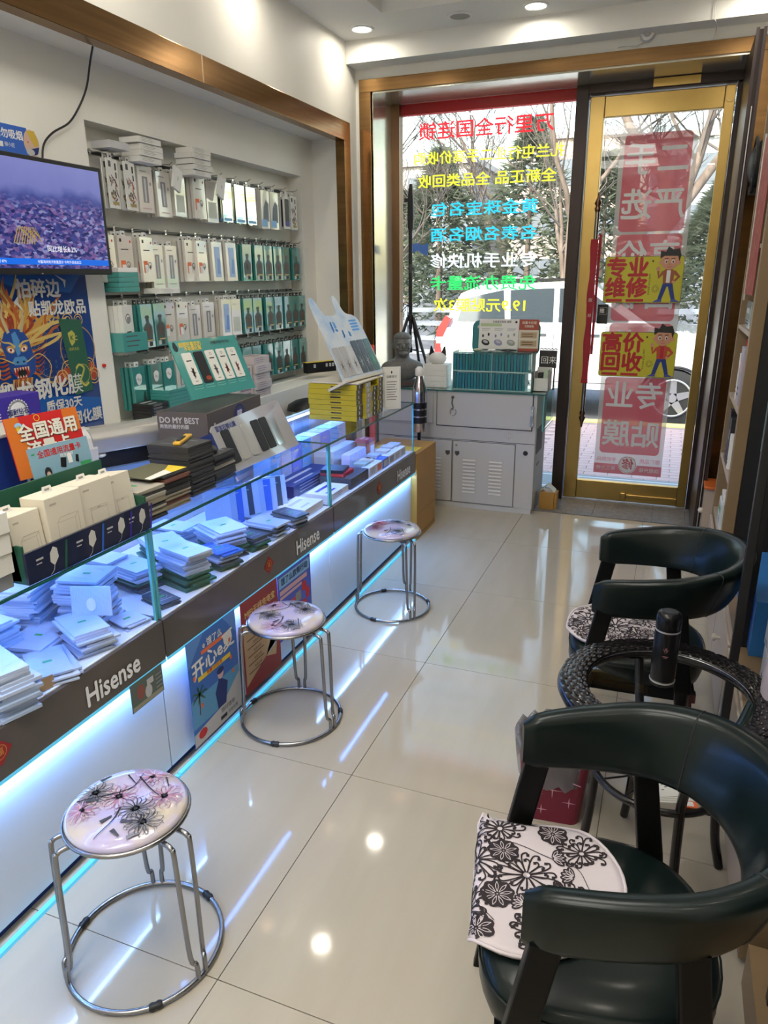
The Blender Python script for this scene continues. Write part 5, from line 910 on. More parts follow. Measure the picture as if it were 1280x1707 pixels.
# yellow signs on the inside of the door glass, with a printed boy cut-out
SY = mat('sign_yellow', (.55,.50,.03), .4); SR = mat('sign_red', (.45,.015,.02), .4)
def ysign(xc, zc, w, h, a, b, label, shirt):
    t = T('door_sign', label, 'sign', FR((xc, 5.39, zc), '-y')); G(DGREY).prism(rr(-w/2-.003,-h/2-.003,w/2+.003,h/2+.003,.018), -.004, -.0005).out('edge', t); G(SY).prism(rr(-w/2,-h/2,w/2,h/2,.016), -.004, 0).out('board', t)
    g = G(SR); q = .0008; g.text(a, -w*.21, h*.24, h*.47, q, bold=.045, sx=1.0, sy=.98).text(b, -w*.21, -h*.20, h*.47, q, bold=.045, sx=1.0, sy=.98).rect(-w*.46,-h*.48,-w*.25,-h*.42,q).rect(-w*.2,-h*.48,w*.03,-h*.42,q); g.m(INK).rect(w*.10,h*.38,w*.12,h*.42,q).ring(w*.17,-h*.2,.022,.002,q,16).ring(w*.17,-h*.2,.014,.002,q,16).text('ONE STOP SERVICE', w*.085,-.03,.016,q,rot=-pi/2); g.out('print', t)
    g = G(mat('jeans',(.015,.04,.22),.5)); X = w*.32; u = h/.30; q = .0012
    g.poly([(X-.035,-.045*u),(X+.035,-.045*u),(X+.030,-.02*u),(X-.028,-.02*u)], q).poly([(X-.035,-.045*u),(X-.004,-.045*u),(X-.030,-.13*u),(X-.055,-.13*u)], q).poly([(X+.004,-.045*u),(X+.035,-.045*u),(X+.055,-.13*u),(X+.030,-.13*u)], q)
    g.m(mat('shoe_blue',(.06,.08,.35),.5)).poly([(X-.085,-.145*u),(X-.028,-.145*u),(X-.030,-.128*u),(X-.055,-.128*u)], q+.0002).poly([(X+.028,-.145*u),(X+.085,-.145*u),(X+.055,-.128*u),(X+.030,-.128*u)], q+.0002)
    g.m(shirt).poly([(X-.030,-.025*u),(X+.032,-.025*u),(X+.038,.055*u),(X+.015,.07*u),(X-.015,.07*u),(X-.036,.055*u)], q+.0004).line([(X-.032,.05*u),(X-.060,.015*u),(X-.066,.055*u)], [.022,.020,.014], q+.0005).line([(X+.034,.05*u),(X+.066,.018*u),(X+.036,-.012*u)], [.024,.020,.014], q+.0005)
    g.m(WHITE if shirt is BROWNJ else SR).poly([(X-.012,-.02*u),(X+.012,-.02*u),(X+.012,.06*u),(X-.012,.06*u)], q+.0006)
    g.m(SKIN).disc(X-.067,.070*u,.013,.014,q+.0007).disc(X+.034,-.015*u,.010,.009,q+.0007).disc(X,.118*u,.056,.054*u,q+.0008,24).disc(X+.058,.11*u,.012,.015,q+.0007).disc(X-.057,.11*u,.009,.013,q+.0007)
    g.m(BLACK).poly([(X-.060,.135*u),(X-.062,.185*u),(X-.030,.178*u),(X-.015,.212*u),(X+.015,.192*u),(X+.052,.198*u),(X+.068,.155*u),(X+.058,.115*u),(X+.048,.150*u),(X-.035,.152*u)], q+.001)
    for ex in (-.022,.020): g.m(WHITE).disc(X+ex,.115*u,.010,.012,q+.0011).m(BROWN).disc(X+ex+.001,.114*u,.006,.008,q+.0013).m(BLACK).line([(X+ex-.012,.134*u),(X+ex+.012,.137*u)], .005, q+.0013)
    g.m(mat('nose_print',(.50,.2,.1),.5)).disc(X,.098*u,.007,.005,q+.0012).m(mat('lip_print',(.35,.06,.05),.5)).line([(X-.014,.084*u),(X,.079*u),(X+.014,.084*u)], .003, q+.0013); g.out('boy_picture', t)
BROWNJ = mat('jacket_brown',(.32,.09,.035),.5)
ysign(-.225,1.570,.495,.295,'专业','维修','upper yellow door sign with red characters and a boy in a brown jacket',BROWNJ); ysign(-.215,1.075,.495,.300,'高价','回收','lower yellow door sign with red characters and a boy in a red shirt',mat('shirt_red',(.50,.07,.03),.5))
# ribbon on handle, push plate
t = T('handle_cloth', 'deep red fringed cloth strip hanging on the door handle', 'cloth', (-.545,5.29,0)); CR = mat('cloth_red',(.30,.01,.02),.6)
g = G(CR); n = 20; g.loft([[(-.022*k+.004*sin(z*20),-.004,z),(.022*k,-.012+.004*sin(z*13),z),(.022*k,-.009+.004*sin(z*13),z),(-.022*k,.0,z)] for z, k in [(1.83-.05*i, 1+.12*sin(i)) for i in range(20)]], smooth=False); g.out('strip', t)
g = G(CR).loft([[(.024,0,z),(.040+.004*sin(z*15),.004,z),(.040,.007,z),(.024,.003,z)] for z in [1.86-.06*i for i in range(14)]], smooth=False).out('second_strip', t); g = G(CREAM); g.M = FR((0,-.0135,1.44), '-y'); g.text('欢',0,.0,.028,0).text('迎',0,-.10,.024,0); g.out('lettering', t)
t = T('push_plate', 'small black plate with white character on the door glass', 'sign', FR((-.468,5.385,1.345), '-y')); G(BLACK).box(-.035,.035,-.065,.065,-.004,0).out('plate', t); g = G(WHITE); g.text('推',-.005,.02,.035,.0006,bold=.02).line([(-.025,-.002),(.028,-.002),(.028,.045),(-.025,.045)], .0012, .0006); g.out('print', t)
# ================================================================== STOOLS
STEEL = mat('stool_steel', (.30,.30,.31), .27, 1)
SEAT = noisy('seat_vinyl', (.56,.49,.36), (.46,.42,.60), 8, .2, 5, coat=.6, lo=.42, hi=.62, croug=.08)
def petals(g, f, cx, cy, n, r0, r1, w, mats, a0=0, curl=.5, q=0):
    for k in range(n):
        a = a0+2*pi*k/n+RND.uniform(-.08,.08); L = r1*RND.uniform(.8,1.05); c = curl*(1 if k % 2 else -1)
        pts = cat([(cx+r0*cos(a),cy+r0*sin(a)),(cx+.5*L*cos(a+c*.18),cy+.5*L*sin(a+c*.18)),(cx+.85*L*cos(a),cy+.85*L*sin(a)),(cx+L*cos(a-c*.25),cy+L*sin(a-c*.25))], 3)
        g.m(mats[k % len(mats)]); f(g, pts, w, q)
def stool(x, y, rz, label, leg_a, blob_a, var):
    t = T('round_stool', label, 'stool', TM(x, y, 0), 'round stools with flowered seats')
    zs = .42
    G(SEAT).lathe([(.02,zs-.018),(.130,zs-.018),(.138,zs-.010),(.139,zs-.002),(.132,zs+.006),(.10,zs+.011),(.04,zs+.013),(.005,zs+.013)], n=48).out('seat', t)
    g = G(STEEL).tube([(.140*cos(2*pi*k/48),.140*sin(2*pi*k/48),zs-.012) for k in range(48)], .006, 8, closed=True); g.out('seat_rim', t)
    G(DGREY).lathe([(.12,zs-.022),(.12,zs-.018)], n=32).out('seat_underside', t)
    G(STEEL).tube([(.187*cos(2*pi*k/56),.187*sin(2*pi*k/56),.010) for k in range(56)], .0065, 8, closed=True).out('foot_ring', t)
    for a in leg_a:
        a = radians(a); ca, sa = cos(a), sin(a)
        for s in (-1, 1):
            P = lambda r, o, z: (r*ca-(o*s)*sa, r*sa+(o*s)*ca, z)
            pts = [P(.10,.022,zs-.026), P(.148,.024,zs-.026), P(.163,.025,zs-.032), P(.168,.025,zs-.048), P(.172,.024,.24), P(.176,.020,.075), P(.186,.013,.052), P(.187,.012,.008)]
            G(STEEL).tube(cat(pts, 4), .0062, 8).out('leg', t)
    for a in blob_a:
        a = radians(a); g = G(BLACK); g.tube([(.187*cos(a+d),.187*sin(a+d),.010) for d in (-.08,-.04,0,.04,.08)], [.008,.0105,.0085,.0105,.008], 8); g.out('rubber_foot', t)
    g = G(INK); Z = zs+.0140; rs = random.Random(var); 
    def fl(g, pts, w, q):
        pts = [(p[0],p[1]) for p in pts if p[0]**2+p[1]**2 < .130**2]
        if len(pts) > 1:
            vs = [(p, (.0142 if p[0]**2+p[1]**2 < .1**2 else .0142-(sqrt(p[0]**2+p[1]**2)-.1)*.18)) for p in pts]
            base = len(g.v); g.line(pts, [w*(1-.7*i/len(pts)) for i in range(len(pts))], 0)
            for i, (p, h) in enumerate(vs):
                for j in (0, 1): vx = g.v[base+2*i+j]; g.v[base+2*i+j] = (vx[0], vx[1], zs+h+q)
    pinks = [mat('petal_lilac',(.38,.22,.36),.4), mat('petal_rose',(.45,.20,.26),.4), mat('petal_pale',(.52,.42,.50),.4)]; darks = [mat('petal_ink',(.06,.06,.07),.4), mat('petal_grey',(.22,.22,.23),.4)]
    spots = [(-.03,.01,pinks),(.07,.05,pinks),(.035,-.01,darks),(-.08,-.06,pinks),(-.09,.0,darks),(.08,-.04,darks),(.0,.10,pinks)] if var == 1 else ([(-.05,-.03,darks),(.05,.06,darks),(.06,-.07,darks),(-.08,.05,pinks),(0,.10,darks),(.0,-.10,pinks)] if var == 2 else [(-.08,.03,[RED,pinks[1]]),(-.07,-.04,[MAROON,pinks[1]]),(.05,-.05,darks),(.07,.05,[LGREY]),(0,.08,darks)])
    for i, (cx, cy, mm) in enumerate(spots):
        petals(g, fl, cx, cy, 34, .004, .046, .0030, mm, curl=.9, q=.0002+.0001*i); g.m(INK); fl(g, [(cx-.004,cy),(cx+.004,cy+.002)], .008, .0012)
    g.m(INK)
    for st in ([(-.11,-.04),(-.05,.01),(-.02,.05),(-.03,.10)],[(-.03,.085),(.02,.06),(.06,.045)],[(0,-.02),(.012,-.06),(.01,-.12)],[(.06,-.02),(.09,-.07)],[(-.06,.08),(-.02,.06)],[(.03,.11),(.06,.08)]):
        fl(g, cat(st, 4), .0042, .0013)
    for x2, y2, a2 in ((.03,-.055,.3),(-.01,-.075,1.2),(.03,-.085,-.3),(-.11,.04,1.2),(-.09,-.03,.5),(.075,-.09,.9)):
        if x2*x2+y2*y2 < .0145: g.m(darks[int(x2*1000) % 2]); [fl(g, [(x2+e*u*cos(a2),y2+e*u*sin(a2)) for u in (0,.4,.8,1)], wq, .0011+.0001*j) for j, (e, wq) in enumerate(((.028,.009),(.018,.012)))]
    g.out('flower_print', t); return t
stool(-1.080, 1.085, 0, 'nearest round stool, pink and grey flowered seat on steel hairpin legs', (-8, 119, -125), (-45, 70, -176), 1).rotation_euler = (0,0,0)
stool(-1.21, 2.10, 0, 'round stool with a grey flowered seat before the posters, second from the camera', (-8, 105, -143), (-80, 27, 171), 2)
stool(-1.19, 3.145, 0, 'farthest round stool, seat with red and white flowers before the lit panel', (-38, 185, 84), (-99, 33, 125), 3)
# ================================================================== LEATHER CHAIRS
LEA = noisy('green_leather', (.0025,.0065,.0062), (.004,.009,.0085), 9, .32, 3, bump=.15, coat=.12, croug=.14, spec=.22)
WOODB = mat('black_wood', (.003,.003,.003), .42, spec=.18)
CLOTH = noisy('printed_cotton', (.56,.50,.52), (.50,.45,.47), 5, .75)
def chair(x, y, rz, label, seed, drape):
    t = T('leather_armchair', label, 'chair', TM(x, y, 0, rz), 'dark leather armchairs')
    # band
    cl = cat([(-.155,-.222),(-.10,-.232),(.0,-.238),(.10,-.228),(.19,-.180),(.245,-.095),(.262,0),(.245,.095),(.19,.180),(.10,.228),(0,.238),(-.10,.232),(-.155,.222)], 5)
    secs = []; N = len(cl)
    for i, p in enumerate(cl):
        s = i/(N-1); b = sin(pi*s)**1.3; d = cl[min(i+1, N-1)]-cl[max(i-1, 0)]; d.normalize(); nrm = Vector((d.y, -d.x, 0))
        th = .021+.006*b; zt = .712+.075*b; zb = .600+.025*b; e = min(s, 1-s)*N
        k = min(1, .55+.45*min(e/2.5, 1)); zc = (zt+zb)/2; hh = (zt-zb)/2*(.80+.2*min(e/2.5,1)); th *= k
        ring = []
        for q in range(16):
            a = 2*pi*q/16; ex = .45; cx = abs(cos(a))**ex*(1 if cos(a) > 0 else -1); cz = abs(sin(a))**ex*(1 if sin(a) > 0 else -1)
            lean = .030*b*(cz)                     # back leans outward at the top
            ring.append((p.x+nrm.x*(th*cx+lean), p.y+nrm.y*(th*cx+lean), zc+hh*cz))
        secs.append(ring)
    G(LEA).loft(secs).out('backrest', t)
    for sgn in (-1, 1):                            # seams
        i = 19 if sgn < 0 else N-20; G(BLACK).tube([Vector(v) for v in secs[i]], .0018, 4, closed=True).out('seam', t)
    # seat
    def outline(k): 
        pts = []
        for q in range(40):
            a = 2*pi*q/40; ca, sa = cos(a), sin(a); ex = .55 if ca < 0 else .85
            pts.append((-.01+.215*k*abs(ca)**ex*(1 if ca > 0 else -1), .222*k*abs(sa)**(.6 if ca < 0 else .85)*(1 if sa > 0 else -1)))
        return pts
    G(LEA).loft([[(p[0], p[1], z) for p in outline(k)] for k, z in ((.90,.352),(.97,.360),(1.0,.385),(1.0,.42),(.975,.440),(.90,.450),(.6,.455),(.05,.456))]).out('seat', t)
    G(LEA).tube([(p[0], p[1], .432) for p in outline(1.003)], .0022, 5, closed=True).out('seat_piping', t)
    # legs: front pair lean forward, rear pair lean back
    for sy in (-1, 1):
        G(WOODB).loft([[(cx-w,cy-w2,z),(cx+w,cy-w2,z),(cx+w,cy+w2,z),(cx-w,cy+w2,z)] for cx, cy, z, w, w2 in ((-.118,sy*.232,.625,.026,.015),(-.155,sy*.238,.42,.026,.015),(-.225,sy*.245,.0,.016,.013))], smooth=False).out('leg', t, bevel=.005)
        G(WOODB).loft([[(cx-w,cy-w2,z),(cx+w,cy-w2,z),(cx+w,cy+w2,z),(cx-w,cy+w2,z)] for cx, cy, z, w, w2 in ((.095,sy*.222,.64,.024,.014),(.125,sy*.218,.42,.026,.015),(.185,sy*.235,.0,.016,.013))], smooth=False).out('leg', t, bevel=.005)
    G(WOODB).box(-.19,.17,-.225,-.200,.345,.375).box(-.19,.17,.200,.225,.345,.375).box(-.19,-.165,-.2,.2,.33,.36).box(.145,.17,-.2,.2,.33,.36).out('seat_frame', t)
    # flowered seat pad: a disc laid on the seat and draped over its front edge
    cx, cy, R = drape
    def sz(px, py):                                  # drape: past the front edge the cloth bends down
        edge = -.220; top = .464
        if px < edge:
            d = edge-px; r = .02
            if d < r*pi/2: a = d/r; return (edge-r*sin(a), py, top-r*(1-cos(a)))
            return (edge-r-.002*sin(py*60), py, top-r-(d-r*pi/2))
        ez = 0 if abs(py) < .2 else -(abs(py)-.2)*.8
        return (px, py, top+.002*sin(px*45+seed)*cos(py*38)+ez)
    pad = T('seat_pad', ('flowered cotton pad drooping over the front edge of the nearest armchair' if seed == 1 else 'round flowered cotton pad on the armchair behind the table'), 'cushion', TM(x, y, 0, rz), 'flowered seat pads')
    vs = []; fs = []; nr, na = 12, 48
    def shp(a): return 1+.02*sin(3*a+seed)
    for i in range(nr+1):
        for j in range(na):
            a = 2*pi*j/na; r = R*i/nr*shp(a); vs.append(Vector(sz(cx+r*cos(a), cy+r*sin(a))))
    for i in range(nr):
        for j in range(na): fs.append((i*na+j, (i+1)*na+j, (i+1)*na+(j+1) % na, i*na+(j+1) % na))
    g = G(CLOTH).add(vs, fs, True); o = g.out('pad', pad); md = o.modifiers.new('thick', 'SOLIDIFY'); md.thickness = .007; md.offset = -1
    G(CLOTH).tube([vs[nr*na+j] for j in range(na)], .0035, 6, closed=True).out('hem', pad)
    rs = random.Random(seed); g = G(mat('pad_ink', (.014,.008,.010), .7)); LT = mat('pad_line', (.52,.46,.48), .7)
    def fl(g, pts, w, q):
        pts = [p for p in pts if (p[0]-cx)**2+(p[1]-cy)**2 < (R*.97)**2]
        if len(pts) < 2: return
        P = [Vector((p[0],p[1])) for p in pts]; v2 = []; f2 = []; n = len(P); W = w if isinstance(w, list) else [w]*n
        for i in range(n):
            d = P[min(i+1,n-1)]-P[max(i-1,0)]; d = d.normalized() if d.length > 1e-9 else Vector((1,0)); nn = Vector((-d.y,d.x))*W[min(i,len(W)-1)]/2
            for s2 in (1,-1):
                a_ = P[i]+nn*s2; b_ = Vector(sz(a_.x,a_.y)); u = (-1,0,0) if a_.x < -.245 else (0,0,1); v2.append(b_+Vector(u)*(.0012+q))
            if i: f2.append((2*i-2,2*i-1,2*i+1,2*i))
        g.add(v2, f2)
    def chrys(x0, y0, r):
        for k in range(26):
            a = 2*pi*k/26+rs.uniform(-.08,.08); L = r*rs.choice((.62,.85,1.0)); c = .35*(1 if k % 2 else -1)
            g.m(MATS['pad_ink']); p = cat([(x0+.1*r*cos(a),y0+.1*r*sin(a)),(x0+.5*L*cos(a+c*.3),y0+.5*L*sin(a+c*.3)),(x0+.9*L*cos(a+c*.1),y0+.9*L*sin(a+c*.1)),(x0+L*cos(a-c*.4),y0+L*sin(a-c*.4)),(x0+.9*L*cos(a-c*.6),y0+.9*L*sin(a-c*.6))], 3); n = len(p)
            fl(g, p, [.0030+.0026*(i/n)**2 for i in range(n)], 0); e = p[-1]; fl(g, [(e[0]-.0032,e[1]),(e[0]+.0032,e[1])], .0070, .0001)
    def lotus(x0, y0, r, a0, full):
        n = 9 if full else 5; sp = 2*pi/n if full else .42
        for k in range(n):
            a = a0+k*sp; p = [(x0+r*u*cos(a),y0+r*u*sin(a)) for u in (.05,.3,.6,.85,1.0)]; wd = r*(.75 if full else .5)
            g.m(MATS['pad_ink']); fl(g, p, [wd*.25,wd*.65,wd*.95,wd*.8,wd*.25], .0002)
            g.m(LT)
            for s2 in (-1,1): fl(g, cat([(x0+r*.15*cos(a),y0+r*.15*sin(a)),(x0+r*.55*cos(a+s2*.16),y0+r*.55*sin(a+s2*.16)),(x0+r*.85*cos(a),y0+r*.85*sin(a))],3), .0013, .0005)
    spots = [(.0,.0,.068,'c'),(-.11,.03,.058,'c'),(-.06,.13,.055,'c'),(.09,-.06,.055,'c'),(.02,-.14,.05,'c'),(.12,.08,.05,'c'),(-.13,-.09,.05,'c'),(-.05,.06,.033,'l'),(.055,.055,.03,'h'),(-.06,-.06,.034,'l'),(.06,.13,.032,'l'),(.10,.005,.028,'h'),(-.005,-.08,.026,'h'),(-.15,.10,.03,'h'),(.06,-.12,.034,'l'),(-.10,-.15,.036,'l'),(-.17,-.02,.034,'l'),(.0,.18,.03,'l'),(.15,-.03,.03,'h')]
    for dx, dy, r, k in spots:
        px, py = cx+dx*R/.2, cy+dy*R/.2
        if k == 'c': chrys(px, py, r)
        else: lotus(px, py, r, rs.uniform(0,6), k == 'l')
    g.m(MATS['pad_ink'])
    for a, b, c_ in (((-.1,.1),(-.02,.08),(.05,.05)),((-.02,-.05),(.03,-.1),(.06,-.12)),((.05,.05),(.1,.03),(.12,-.02)),((-.08,-.02),(-.1,-.07),(-.06,-.12))): fl(g, cat([(cx+q[0],cy+q[1]) for q in (a,b,c_)],5), .0016, .0003)
    g.out('flower_print', pad); return t
chair(-.013, 1.135, radians(11), 'nearest dark green leather armchair with a flowered pad hanging over its seat', 1, (-.138,.060,.186))
chair(.0, 2.356, radians(2.7), 'dark green leather armchair behind the glass topped table', 2, (-.08,.0,.165))
# ================================================================== TABLE
t = T('rattan_table', 'round black rattan table with a clear glass top between the two armchairs', 'table', (.083,1.789,0)); zt = .58
RAT = mat('rattan_black', (.006,.005,.006), .22, coat=.25)
G(RAT).loft([[(r*cos(2*pi*k/72), r*sin(2*pi*k/72), z) for k in range(72)] for r, z in ((.206,zt-.028),(.200,zt-.005),(.208,zt+.004),(.237,zt+.008),(.267,zt+.002),(.278,zt-.015),(.270,zt-.032),(.237,zt-.034))], caps=False, closed=True).out('rim', t)
g = G(RAT)
for row in range(6):
    r = .2095+.0113*row; zr = zt+.0075-(abs(row-2.2)/4)**2*.012; n = 92
    for k in range(n):
        if (k+row) % 2: continue
        a = 2*pi*k/n; da = 2*pi/n*.78; a0, a1 = a-da, a+da; vs = []
        for i in range(5):
            u = i/4; aa = a0+(a1-a0)*u; h = .0017*sin(pi*u)
            vs += [((r-.0052)*cos(aa),(r-.0052)*sin(aa),zr+h*.5),(r*cos(aa),r*sin(aa),zr+h+.0006),((r+.0052)*cos(aa),(r+.0052)*sin(aa),zr+h*.5)]
        g.add(vs, [(3*i+j,3*i+j+1,3*i+j+4,3*i+j+3) for i in range(4) for j in range(2)], True)
g.out('rattan_weave', t, kind='stuff')
G(GLASS).lathe([(.203,zt-.012),(.203,zt-.006)], n=56).out('glass_top', t)
G(mat('top_ring',(.35,.35,.36),.2,1)).tube([(.203*cos(2*pi*k/64),.203*sin(2*pi*k/64),zt-.004) for k in range(64)], .002, 5, closed=True).out('metal_ring', t)
for k in range(4):
    a = radians(20+90*k); P = lambda r, z: (r*cos(a), r*sin(a), z)
    G(RAT).tube(cat([P(.225,zt-.03),P(.205,zt-.10),P(.170,.38),P(.168,.28),P(.180,.12),P(.205,.008)],5), .0125, 10).out('leg', t)
G(RAT).tube([(.168*cos(2*pi*k/48),.168*sin(2*pi*k/48),.33) for k in range(48)], .010, 8, closed=True).out('lower_ring', t)
for k in range(6):
    g = G(RAT); a = pi*k/6; g.tube([(.165*cos(a),.165*sin(a),.322),(-.165*cos(a),-.165*sin(a),.322)], .003, 5); g.out('wicker_spoke', t)
G(GLASS).lathe([(.160,.326),(.160,.330)], n=40).out('lower_glass', t)
for i in range(4):
    o = G(PAPER).box(-.075,.075,-.055,.055,0,.0012); 
    if i == 3: o.m(INK).rect(.02,-.045,.05,.0,.0014).text('外卖',-.02,.0,.03,.0014); [o.rect(-.06+.012*j,-.03+.01*(j % 3),-.052+.012*j,-.027+.01*(j % 3),.0014) for j in range(5)]
    o.out('paper_sheet', None, TM(.115-.004*i,1.72+.005*i,.3312+.0016*i,.3+.05*i), label=f'{ORD[i]} white paper from below on the lower shelf of the rattan table', category='paper', group='papers under the rattan table')
t = T('small_packet', 'small orange packet on the lower shelf of the rattan table', 'packet', TM(.16,1.665,.3312,.2)); G(ORANGE).box(-.02,.02,-.012,.012,0,.008).out('body', t, bevel=.002); G(WHITE).rect(-.01,-.008,.01,.008,.0085).out('label', t)
t = T('thermos', 'black steel thermos flask standing on the glass table', 'flask', Matrix.Translation((.068,1.841,.5745)) @ Matrix.Scale(.93, 4))
FLK = mat('flask_black', (.006,.006,.007), .25, spec=.3); G(FLK).lathe([(.030,0),(.0335,.004),(.0345,.02),(.0345,.155),(.033,.160)], n=40).out('body', t)
G(SILVER).lathe([(.0335,.158),(.0335,.163)], n=40).out('collar', t); G(FLK).lathe([(.0335,.1635),(.034,.168),(.034,.20),(.031,.210),(.022,.214)], n=40).out('lid', t); G(FLK).lathe([(.018,.2142),(.018,.2150)], n=32).out('top_disc', t); G(SILVER).lathe([(.034,.0005),(.0350,.003),(.0350,.006)], n=40).out('bottom_ring', t)
g = G(mat('flask_mark',(.22,.10,.12),.4)); g.M = FR((0,-.0352,.10), '-y'); [g.line([(0,0),(.008*cos(a),.006+.012*sin(a))],[.004,.001],0) for a in (.6,1.2,1.57,1.9,2.5)]; g.rect(-.008,-.010,.008,-.008).rect(-.005,-.014,.005,-.012); g.out('emblem', t)
# ================================================================== WASTE BASKET
t = T('waste_bin', 'maroon square bin with a clear bag between the nearest chair and the table', 'bin', TM(-.205,1.965,0,.1))
sq = lambda w, z: [(x, y, z) for x, y in rr(-w,-w,w,w,.03)]
g = G(MAROON).loft([sq(.085,0),sq(.105,.235)], caps=False, smooth=False); g.add(sq(.085,.002), [tuple(range(len(sq(.085,0))))]); o = g.out('bin_body', t); md = o.modifiers.new('t','SOLIDIFY'); md.thickness = .003
g = G(mat('bin_star',(.65,.35,.45),.5)); g.M = FR((0,-.1005,.10), '-y', tilt=.085)
for x, y, s in ((.0,.03,.03),(-.05,.01,.022),(.05,-.01,.02),(-.03,-.05,.018)):
    for a in range(4): g.line([(x,y),(x+s*cos(a*pi/2),y+s*sin(a*pi/2))],[.004,.0005],0)
g.line(cat([(-.08,.08),(-.04,.06),(.02,.075),(.08,.06)],4),.003,0); g.out('print', t)
BAG = mat('bag_plastic', (.16,.16,.18), .12, alpha=.72, spec=.8)
g = G(BAG); n = 40; secs = []
for z, w in ((.14,.104),(.20,.110),(.245,.114),(.262,.110),(.255,.100),(.20,.092)):
    secs.append([(w*cos(2*pi*k/n)*(1.12+.05*sin(5*k)), w*sin(2*pi*k/n)*(1.12+.05*cos(7*k)), z+.012*sin(k*2.3)) for k in range(n)])
g.loft(secs, caps=False); g.out('bin_bag', t)
# ================================================================== RIGHT SIDE: shelving, drawers, racks
OAK = noisy('oak', (.235,.160,.085), (.20,.130,.065), 3, .42, 5, stretch=(1,1,.08), bump=.1)
PALEW = noisy('pale_wood', (.46,.37,.29), (.42,.335,.26), 3, .45, 4, stretch=(1,.1,1))
t = T('tall_shelf', 'tall oak shelf unit along the right wall near the doorway', 'shelf unit', (0,0,0))
G(OAK).box(.303,.352,3.46,3.52,.40,2.45).out('stile', t, bevel=.002); G(mat('dark_board', (.012,.012,.013), .5)).box(.352,.61,3.465,3.52,.40,2.45).out('side_panel', t); G(OAK).box(.303,.61,4.14,4.18,0,2.45).out('side_panel', t, bevel=.002); G(OAK).box(.575,.61,3.52,4.14,.0,2.45).out('back_panel', t)
for z in (.40,.70,1.02,1.36,1.72,2.10,2.43): G(PALEW).box(.305,.575,3.52,4.14,z-.018,z).out('shelf', t)
def drawerfront(par, y0, y1, z0, z1, kz=None):
    d = G(PALEW).box(.290,.303,y0,y1,z0,z1).out('drawer', par, bevel=.002); G(mat('knob_white',(.6,.55,.45),.3)).lathe([(.006,0),(.006,.012),(.015,.020),(.015,.026),(.005,.03)], n=20).out('knob', d, Matrix.Translation((.290,(y0+y1)/2,kz or (z0+z1)/2)) @ Matrix.Rotation(-pi/2, 4, 'Y'))
G(OAK).box(.305,.575,3.52,4.14,.0,.38).out('lower_box', t); drawerfront(t, 3.56, 4.12, .03, .36)
t = T('low_drawer_unit', 'low oak drawer cabinet with a white knob beside the far armchair', 'cabinet', (0,0,0))
G(OAK).box(.303,.61,1.55,3.455,.02,.405).out('body', t, bevel=.002); G(PALEW).box(.296,.303,1.55,3.455,.385,.405).out('top_edge', t)
for a, b in ((2.52,3.05),(3.07,3.44),(1.97,2.50),(1.57,1.95)): drawerfront(t, a, b, .05, .375, .27)
S(B(.31, XR, YB, 1.50, 0, .12, OAK), 'trim_10')
def rbox(x0,x1,y0,y1,z0,z1,m,label,name='carton',deco=None,cat_='box'):
    t = T(name, label, cat_, (0,0,0)); G(m).box(x0,x1,y0,y1,z0,z1).out('body', t, bevel=.0015)
    g = G(deco or LGREY); g.M = FR((x0-.0006,(y0+y1)/2,(z0+z1)/2), '-x'); w, h = (y1-y0)/2, (z1-z0)/2; g.rect(-w*.7,h*.1,w*.5,h*.5); g.m(INK).rect(-w*.6,-h*.5,w*.2,-h*.4).rect(-w*.6,-h*.7,w*.4,-h*.6)
    g.M = FR(((x0+x1)/2,y0-.0006,(z0+z1)/2), '-y'); g.rect(-.01,-h*.8,.01,h*.3); g.out('print', t); return t
rbox(.310,.42,3.68,3.82,1.0205,1.28,mat('violet_white',(.40,.36,.44),.5),'white and violet carton on the shelf above the black boxes',deco=PINK)
rbox(.312,.40,3.86,3.91,1.0205,1.24,WHITE,'thin white carton behind the violet one on the shelf'); t = T('red_pen','red pen sticking up behind the violet carton','pen',(.33,3.84,1.0205)); G(RED).cyl((0,0,0),(0,.0,.30),.004).out('body',t); G(BLACK).cyl((0,0,.29),(0,0,.31),.0045).out('cap',t)
rbox(.310,.44,3.93,4.02,.7005,.955,BLACK,'first tall black box standing on the middle shelf',deco=DGREY); rbox(.310,.44,3.83,3.92,.7005,.93,mat('black_matte',(.02,.02,.022),.5),'second tall black box standing on the middle shelf',deco=GREY)
rbox(.310,.40,3.76,3.80,.7005,.87,WHITE,'slim white box standing beside the black boxes'); rbox(.310,.42,3.72,3.90,.4005,.53,mat('med_white',(.6,.62,.6),.5),'white box with a green patch on the lowest shelf',deco=GREEN); rbox(.314,.40,3.76,3.86,.5305,.575,WHITE,'small white carton on the green patched box')
rbox(.315,.40,3.70,3.95,1.3605,1.48,mat('glass_case',(.35,.42,.40),.1,.3),'glassy case with a dark base on the upper shelf')
t = T('red_scroll', 'long red festive scroll with gold pattern on the tall shelf', 'decoration', FR((.3015,3.80,1.78), '-x')); G(mat('scroll_red',(.30,.008,.008),.5)).box(-.20,.20,-.27,.40,-.002,0).out('sheet', t); g = G(mat('scroll_gold',(.55,.30,.08),.4)); R5 = random.Random(2)
for k in range(130): x, y = R5.uniform(-.19,.19), R5.uniform(-.26,.38); g.line([(x,y),(x+R5.uniform(-.02,.02),y+R5.uniform(.01,.05))],[.006,.002],.0006+k*.00001)
g.out('print', t); G(SILVER).box(-.208,-.202,-.30,.42,-.004,.004).out('frame_edge', t)
